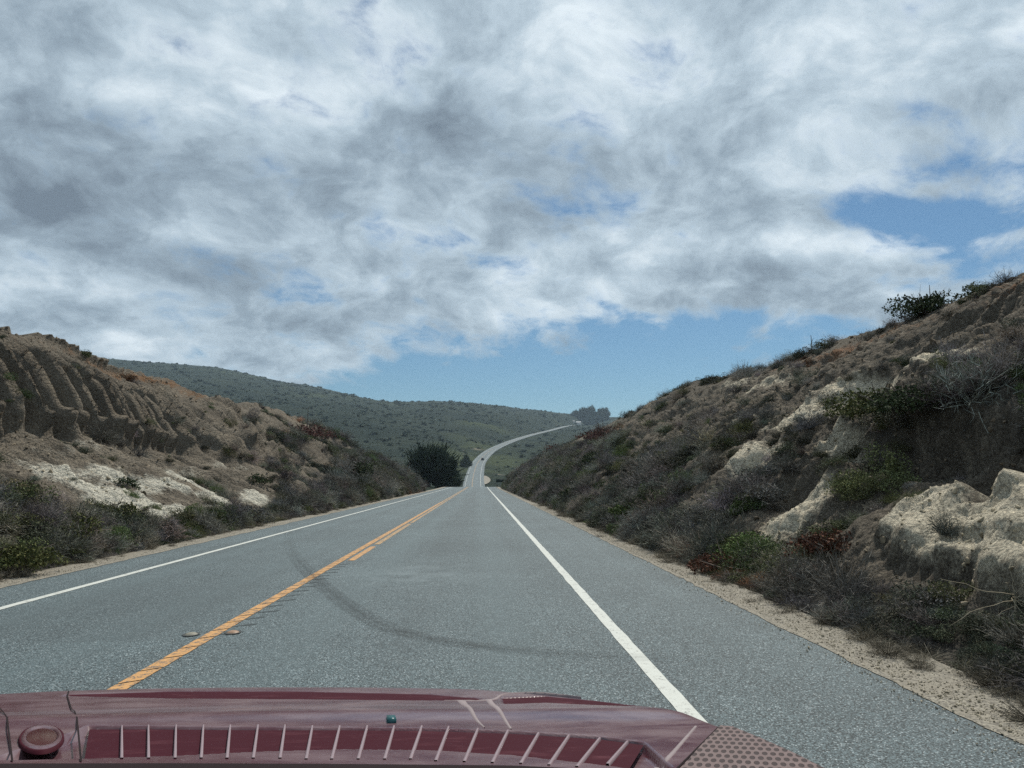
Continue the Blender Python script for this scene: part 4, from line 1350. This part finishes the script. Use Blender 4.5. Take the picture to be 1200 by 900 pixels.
dust_sheen = t.noise(t.vmath('MULTIPLY', P, (10, 26, 6)), 1.0, 6, 0.65, 0.4)
t.set(p.inputs['Base Color'], t.mix(t.ramp(dust_sheen, 0.5, 0.8), (0.042, 0.006, 0.012), (0.085, 0.026, 0.034)))
p.inputs['Roughness'].default_value = 0.75
p.inputs['Specular IOR Level'].default_value = 0.08
M_REFL_SLAT = plain('pale_slat_reflection', (0.26, 0.20, 0.22), 0.45, var=0.12)
M_PALE_REFL = plain('pale_reflection', (0.24, 0.20, 0.205), 0.8, var=0.25, scale=30)  # pale tone of the dashboard reflection, put into the colour
M_SEAM = plain('panel_gap', (0.012, 0.006, 0.007), 1.0)
M_TEAL = plain('teal_sensor_reflection', (0.02, 0.085, 0.095), 0.3)
M_BLACK = plain('black_plastic', (0.02, 0.02, 0.022), 0.6)
M_STEEL = plain('wheel_steel', (0.35, 0.35, 0.36), 0.35, 0.8)
M_REFL_MESH, t, p = mat('reflected_mesh')  # dots of a mesh reflected in the windscreen, drawn in colour
P = opos(t)
pitch_ = 0.0098


ca_, sa_ = math.cos(R(20)), math.sin(R(20))
PU = t.vmath('DOT_PRODUCT', P, (ca_, -sa_, 0))
PV = t.vmath('DOT_PRODUCT', P, (sa_, ca_, 0))
PR = t.comb(PU, PV, 0.0)


def lattice(off):
    v = t.vmath('MULTIPLY_ADD', PR, (1 / pitch_, 1 / (pitch_ * 1.732 * 3.3), 0), (off, off, 0))
    v = t.vmath('SUBTRACT', t.vmath('FRACTION', v), (0.5, 0.5, 0))
    return t.vmath('LENGTH', t.vmath('MULTIPLY', v, (1, 1.732, 0)))


hole = t.ramp(t.math('MINIMUM', lattice(0.0), lattice(0.5)), 0.27, 0.36)
t.set(p.inputs['Base Color'], t.mix(hole, (0.035, 0.022, 0.022), t.mix(t.noise(P, 40, 4), (0.115, 0.080, 0.078), (0.17, 0.125, 0.12))))
p.inputs['Roughness'].default_value = 0.7
bump(t, p, hole, 0.6, 0.003)

car = tag(empty('car', (-0.43, 1.2, GRADE * 1.2)), 'dusty dark red car in the foreground seen over its bonnet', 'car')
EDGE = np.array([(-1.26, 1.10), (-1.255, 1.30), (-1.22, 1.46), (-1.15, 1.612), (-1.031, 1.694), (-0.913, 1.74), (-0.699, 1.765), (-0.507, 1.762), (-0.253, 1.736), (-0.003, 1.68), (0.137, 1.567), (0.23, 1.482), (0.308, 1.385), (0.346, 1.293), (0.378, 1.166), (0.393, 0.977), (0.396, 0.55)])
LOOPX = np.concatenate([np.linspace(EDGE[i], EDGE[i + 1], 24)[:-1] for i in range(len(EDGE) - 1)] + [EDGE[-1:]])
for _ in range(30):
    LOOPX[1:-1] = 0.25 * LOOPX[:-2] + 0.5 * LOOPX[1:-1] + 0.25 * LOOPX[2:]


def hz0(x, y):
    return 0.925 + 0.16 * (1.72 - y)


def between(x, y, top, bot, soft):
    """1 inside the strip between two curves y(x), soft at its border"""
    top, bot = np.array(top), np.array(bot)
    yt = np.interp(x, top[:, 0], top[:, 1])
    yb = np.interp(x, bot[:, 0], bot[:, 1])
    ends = sstep(x, min(top[0, 0], bot[0, 0]), min(top[0, 0], bot[0, 0]) + soft) * (1 - sstep(x, max(top[-1, 0], bot[-1, 0]) - soft, max(top[-1, 0], bot[-1, 0])))
    return sstep(y, yb - soft, yb + soft) * (1 - sstep(y, yt - soft, yt + soft)) * ends


G1T, G1B = [(-0.86, 1.640), (-0.662, 1.672), (-0.384, 1.645), (-0.109, 1.575), (0.0, 1.50)], [(-0.84, 1.615), (-0.618, 1.562), (-0.355, 1.525), (-0.102, 1.485), (0.0, 1.475)]
G2T, G2B = [(0.045, 1.50), (0.134, 1.522), (0.224, 1.448), (0.301, 1.355)], [(0.045, 1.42), (0.125, 1.434), (0.214, 1.383), (0.30, 1.336)]
CT, CB = [(-0.611, 1.235), (-0.481, 1.223), (-0.344, 1.204), (-0.212, 1.193), (-0.08, 1.175), (0.049, 1.143), (0.169, 1.093), (0.225, 1.045)], [(-0.50, 1.003), (-0.396, 1.011), (-0.293, 1.03), (-0.183, 1.037), (-0.069, 1.023), (0.042, 0.983), (0.142, 0.923), (0.175, 0.900)]


def hood_z(x, y):
    z = hz0(x, y)
    for top, bot in ((G1T, G1B), (G2T, G2B)):
        z = z - 0.008 * between(x, y, top, bot, 0.005)
    z = z - 0.012 * between(x, y, CT, CB, 0.004)
    z = z + 0.006 * np.exp(-((y - 1.33 + 0.1 * (x + 0.3) ** 2) / 0.07) ** 2)
    # seams between the panels
    for line in SEAMS:
        L_ = np.array(line)
        xs_ = np.interp(y, L_[::-1, 1], L_[::-1, 0])
        inside = (y < L_[0, 1]) & (y > L_[-1, 1])
        z = z - 0.0 * inside
    return z


SEAMS = [[(-0.885, 1.69), (-0.84, 1.60), (-0.736, 1.418), (-0.70, 1.36), (-0.661, 1.293), (-0.492, 0.979)], [(-1.05, 1.64), (-0.925, 1.509), (-0.84, 1.39), (-0.779, 1.303), (-0.579, 0.986)], [(0.36, 1.145), (0.243, 0.915), (0.222, 0.873)]]
nv = 300
vv = np.linspace(0, 1, nv)
spine = np.stack([np.clip(LOOPX[:, 0], -1.0, 0.2) * 0.0 + np.interp(np.linspace(0, 1, len(LOOPX)), [0, 1], [-1.26, 0.396]), np.full(len(LOOPX), 0.55)], -1)
hx = LOOPX[:, None, 0] * (1 - vv)[None, :] + spine[:, None, 0] * vv[None, :]
hy = LOOPX[:, None, 1] * (1 - vv)[None, :] + spine[:, None, 1] * vv[None, :]
hzv = hood_z(hx, hy)
edge_d = np.hypot(hx - LOOPX[:, None, 0], hy - LOOPX[:, None, 1])
hzv = hzv - 0.012 * np.exp(-edge_d / 0.012)
CARO = np.array([-0.43, 1.2, GRADE * 1.2])
V = np.stack([hx, hy, hzv], -1) - CARO
hood = mesh_obj('hood', V.reshape(-1, 3), grid_faces(len(LOOPX), nv), M_PAINT, car, True)
# wings and front of the body below the bonnet edge
ctr = np.array([-0.43, 0.9])
rows = []
for out, zz2 in ((0.0, -0.012), (0.004, -0.03), (0.012, -0.08), (0.035, -0.20), (0.055, -0.38), (0.05, -0.50), (0.02, -0.60)):
    dv = LOOPX - ctr
    dv = dv / np.linalg.norm(dv, axis=1, keepdims=True)
    q_ = LOOPX + dv * out
    rows.append(np.stack([q_[:, 0], q_[:, 1], hz0(LOOPX[:, 0], LOOPX[:, 1]) + zz2], -1) - CARO)
mesh_obj('body', np.stack(rows, 1).reshape(-1, 3), grid_faces(len(LOOPX), 7)[:, ::-1], M_PAINT, car, True)


MB().box((0.0, 0.545 - 1.2, 0.73), (1.60, 0.02, 0.72)).build('bulkhead', M_BLACK, car)


def strip_panel(name, top, bot, drop, m, nseg=40):
    top, bot = np.array(top), np.array(bot)
    u = np.linspace(0, 1, nseg)
    V = []
    for k in u:
        a = np.array([np.interp(k, np.linspace(0, 1, len(top)), top[:, i]) for i in (0, 1)])
        b_ = np.array([np.interp(k, np.linspace(0, 1, len(bot)), bot[:, i]) for i in (0, 1)])
        for f in (0.02, 0.35, 0.7, 0.98):
            q2 = a * (1 - f) + b_ * f
            V.append((q2[0] - CARO[0], q2[1] - CARO[1], hz0(*q2) - drop - CARO[2]))
    return mesh_obj(name, V, grid_faces(nseg, 4), m, car)


strip_panel('dark_reflection_panel', G1T, G1B, 0.001, M_DEEP)  # dark shapes of the dashboard reflection, added as bonnet panels
strip_panel('dark_reflection_panel', G2T, G2B, 0.001, M_DEEP)
strip_panel('reflected_vent', CT, CB, 0.003, M_DEEP, 60)  # reflected defroster vent, added as a bonnet panel
strip_panel('cowl_gap', [(-0.62, 0.972), (-0.376, 0.956), (-0.166, 0.936), (0.039, 0.912), (0.165, 0.877)], [(-0.62, 0.80), (-0.376, 0.80), (-0.166, 0.80), (0.039, 0.80), (0.165, 0.78)], -0.0025, M_SEAM)
ST = [(-0.566, 1.245), (-0.523, 1.241), (-0.479, 1.238), (-0.435, 1.234), (-0.392, 1.23), (-0.348, 1.227), (-0.305, 1.223), (-0.26, 1.212), (-0.217, 1.208), (-0.174, 1.205), (-0.132, 1.201), (-0.089, 1.198), (-0.047, 1.187), (-0.002, 1.168), (0.043, 1.15), (0.087, 1.126), (0.129, 1.103), (0.17, 1.08), (0.204, 1.053)]
SB = [(-0.45, 0.995), (-0.416, 0.993), (-0.382, 0.99), (-0.349, 0.988), (-0.316, 0.985), (-0.283, 0.983), (-0.249, 0.98), (-0.215, 0.973), (-0.183, 0.97), (-0.15, 0.968), (-0.117, 0.965), (-0.085, 0.963), (-0.053, 0.951), (-0.018, 0.944), (0.016, 0.936), (0.05, 0.929), (0.083, 0.918), (0.115, 0.907), (0.153, 0.917)]
for a, b_ in zip(ST, SB):  # reflected defroster slats, added as thin raised strips
    V = []
    for k in range(7):
        f = k / 6
        x_, y_ = a[0] + (b_[0] - a[0]) * f, a[1] + (b_[1] - a[1]) * f
        wd_ = 0.0016 + 0.0007 * f
        for o_, zo in ((-1, -0.003), (-0.8, 0.0014), (0.8, 0.0014), (1, -0.003)):
            V.append((x_ + o_ * wd_ - CARO[0], y_ - CARO[1], hz0(x_, y_) + zo - CARO[2]))
    mesh_obj('reflected_slat', V, grid_faces(7, 4), M_REFL_SLAT, car, True)
# dashboard's reflected round port, added as a raised rim near the left wing
rc = np.array([-0.628, 1.135])
nr = 40
PC = np.array([rc[0], rc[1], hz0(*rc) + 0.003]) - CARO
ax_u, ax_v, ax_n = np.array([1.0, 0, 0]), np.array([-1.80, 3.30, -0.528]), np.array([0, 0.158, 0.987])   # reflected port stretched to a long oval on the bonnet


def rings(spec):
    V = [PC + ax_u * r_ * math.cos(a) + ax_v * r_ * math.sin(a) + ax_n * h_ for r_, h_ in spec for a in np.linspace(0, 2 * math.pi, nr, endpoint=False)]
    return V, [(i * nr + j, i * nr + (j + 1) % nr, (i + 1) * nr + (j + 1) % nr, (i + 1) * nr + j) for i in range(len(spec) - 1) for j in range(nr)]


V, Fc = rings([(0.0325, -0.003), (0.0315, 0.001), (0.030, 0.0016), (0.0285, 0.0010)])
mesh_obj('reflected_port_collar', V, Fc, M_DEEP, car, True)
V, Fc = rings([(0.029, 0.0005), (0.027, 0.0030), (0.0235, 0.0030), (0.0215, 0.001), (0.0205, -0.001)])
mesh_obj('reflected_port_rim', V, Fc, M_PAINT, car, True)
V, Fc = rings([(0.0212, 0.0012), (0.012, 0.0020), (0.002, 0.0023), (0.0, 0.0023)])
mesh_obj('reflected_port_lens', V, Fc, plain('dark_red_lens_reflection', (0.06, 0.012, 0.018), 0.12), car, True)
for line in SEAMS:
    L_ = np.array(line, float)
    sb = MB()
    V = []
    for i in range(len(L_)):
        for dx_ in (-0.0014, 0.0014):
            V.append((L_[i, 0] + dx_ - CARO[0], L_[i, 1] - CARO[1], hz0(0, L_[i, 1]) + 0.0012 + 0.006 * math.exp(-((L_[i, 1] - 1.33) / 0.07) ** 2) - CARO[2]))
    mesh_obj('panel_gap', V, grid_faces(len(L_), 2), M_SEAM, car)
# reflected dashboard shapes added as relief: small teal sensor, pale crossing ridges
sc_ = MB()
V = [(-0.151, 1.290), (-0.138, 1.290), (-0.124, 1.212), (-0.139, 1.212)]
V = [(-0.152, 1.268), (-0.138, 1.268), (-0.131, 1.225), (-0.145, 1.225)]
sc_.add([(x_ - CARO[0], y_ - CARO[1], hz0(x_, y_) + zo - CARO[2]) for zo in (-0.004, 0.0065) for x_, y_ in V], [(3, 2, 1, 0), (4, 5, 6, 7), (0, 1, 5, 4), (1, 2, 6, 5), (2, 3, 7, 6), (3, 0, 4, 7)])
sc_.build('reflected_sensor', M_TEAL, car)


def ridge_(name, pts, wd, m, lift=0.003):
    pts = np.array(pts, float)
    u = np.linspace(0, 1, 24)
    X_, Y_ = (hermite(np.linspace(0, 1, len(pts)), pts[:, i], u) for i in (0, 1))
    w_ = np.interp(u, np.linspace(0, 1, len(wd)), wd)
    gx_, gy_2 = np.gradient(X_), np.gradient(Y_)
    l_ = np.hypot(gx_, gy_2)
    V = []
    for i in range(24):
        for f, zo in ((-1, -0.006), (-0.5, lift), (0.5, lift), (1, -0.006)):
            x_, y_ = X_[i] - gy_2[i] / l_[i] * w_[i] * f, Y_[i] + gx_[i] / l_[i] * w_[i] * f
            V.append((x_ - CARO[0], y_ - CARO[1], float(hood_z(np.array([x_]), np.array([y_]))[0]) + zo - CARO[2]))
    return mesh_obj(name, V, grid_faces(24, 4), m, car, True)


ridge_('reflection_ridge', [(-0.10, 1.50), (-0.055, 1.475), (-0.010, 1.468), (0.028, 1.482), (0.052, 1.56), (0.12, 1.575), (0.20, 1.50)], [0.002, 0.005, 0.009, 0.007, 0.003, 0.003, 0.001], M_PALE_REFL, 0.001)  # pale reflection curves, added as low ridges
ridge_('reflection_ridge', [(-0.035, 1.475), (-0.020, 1.36), (-0.006, 1.25), (0.008, 1.175)], [0.014, 0.008, 0.005, 0.002], M_PALE_REFL, 0.001)
ridge_('reflection_ridge', [(0.018, 1.48), (0.028, 1.36), (0.040, 1.25), (0.048, 1.16)], [0.010, 0.009, 0.005, 0.003], M_PALE_REFL, 0.001)
ridge_('reflection_ridge', [(0.33, 1.16), (0.285, 1.06), (0.235, 0.95), (0.19, 0.86)], [0.003, 0.004, 0.005, 0.005], M_PALE_REFL, 0.001)
# dotted dashboard mesh reflection, added as a panel along the right wing
V = [(0.364, 1.145), (0.378, 1.135), (0.386, 1.05), (0.392, 0.95), (0.392, 0.60), (0.10, 0.60), (0.228, 0.873), (0.249, 0.915), (0.31, 1.04)]
mesh_obj('reflected_mesh_panel', [(x_ - CARO[0], y_ - CARO[1], hz0(x_, y_) + 0.004 - CARO[2]) for x_, y_ in V], [tuple(range(len(V)))[::-1]], M_REFL_MESH, car)
for sx2 in (-1.13, 0.27):
    wl = mesh_obj('wheel', *(lambda b2: (b2.v, b2.f))(MB().tube([(sx2 - 0.1 - CARO[0], 0.1, 0.33), (sx2 + 0.1 - CARO[0], 0.1, 0.33)], 0.33, 28)), M_TYRE, car)
    MB().tube([(sx2 - 0.105 - CARO[0], 0.1, 0.33), (sx2 + 0.105 - CARO[0], 0.1, 0.33)], 0.2, 20).build('rim', M_STEEL, wl)


# ------------------------------------------------------------------ sea air between the camera and the far hills
hz = MB().box((0, 0, 110), (8800, 8800, 380)).build('haze', None)
m = bpy.data.materials.new('sea_haze')
m.use_nodes = True
t = NT(m.node_tree)
t.n.clear()
vol = t.new('ShaderNodeVolumePrincipled')
vol.inputs['Color'].default_value = (0.62, 0.82, 1.0, 1)
vol.inputs['Density'].default_value = 0.00013
vol.inputs['Anisotropy'].default_value = 0.3
t.l.new(vol.outputs[0], t.new('ShaderNodeOutputMaterial').inputs['Volume'])
hz.data.materials.append(m)
tag(hz, 'thin pale sea haze filling the valley', 'haze', None, 'stuff')
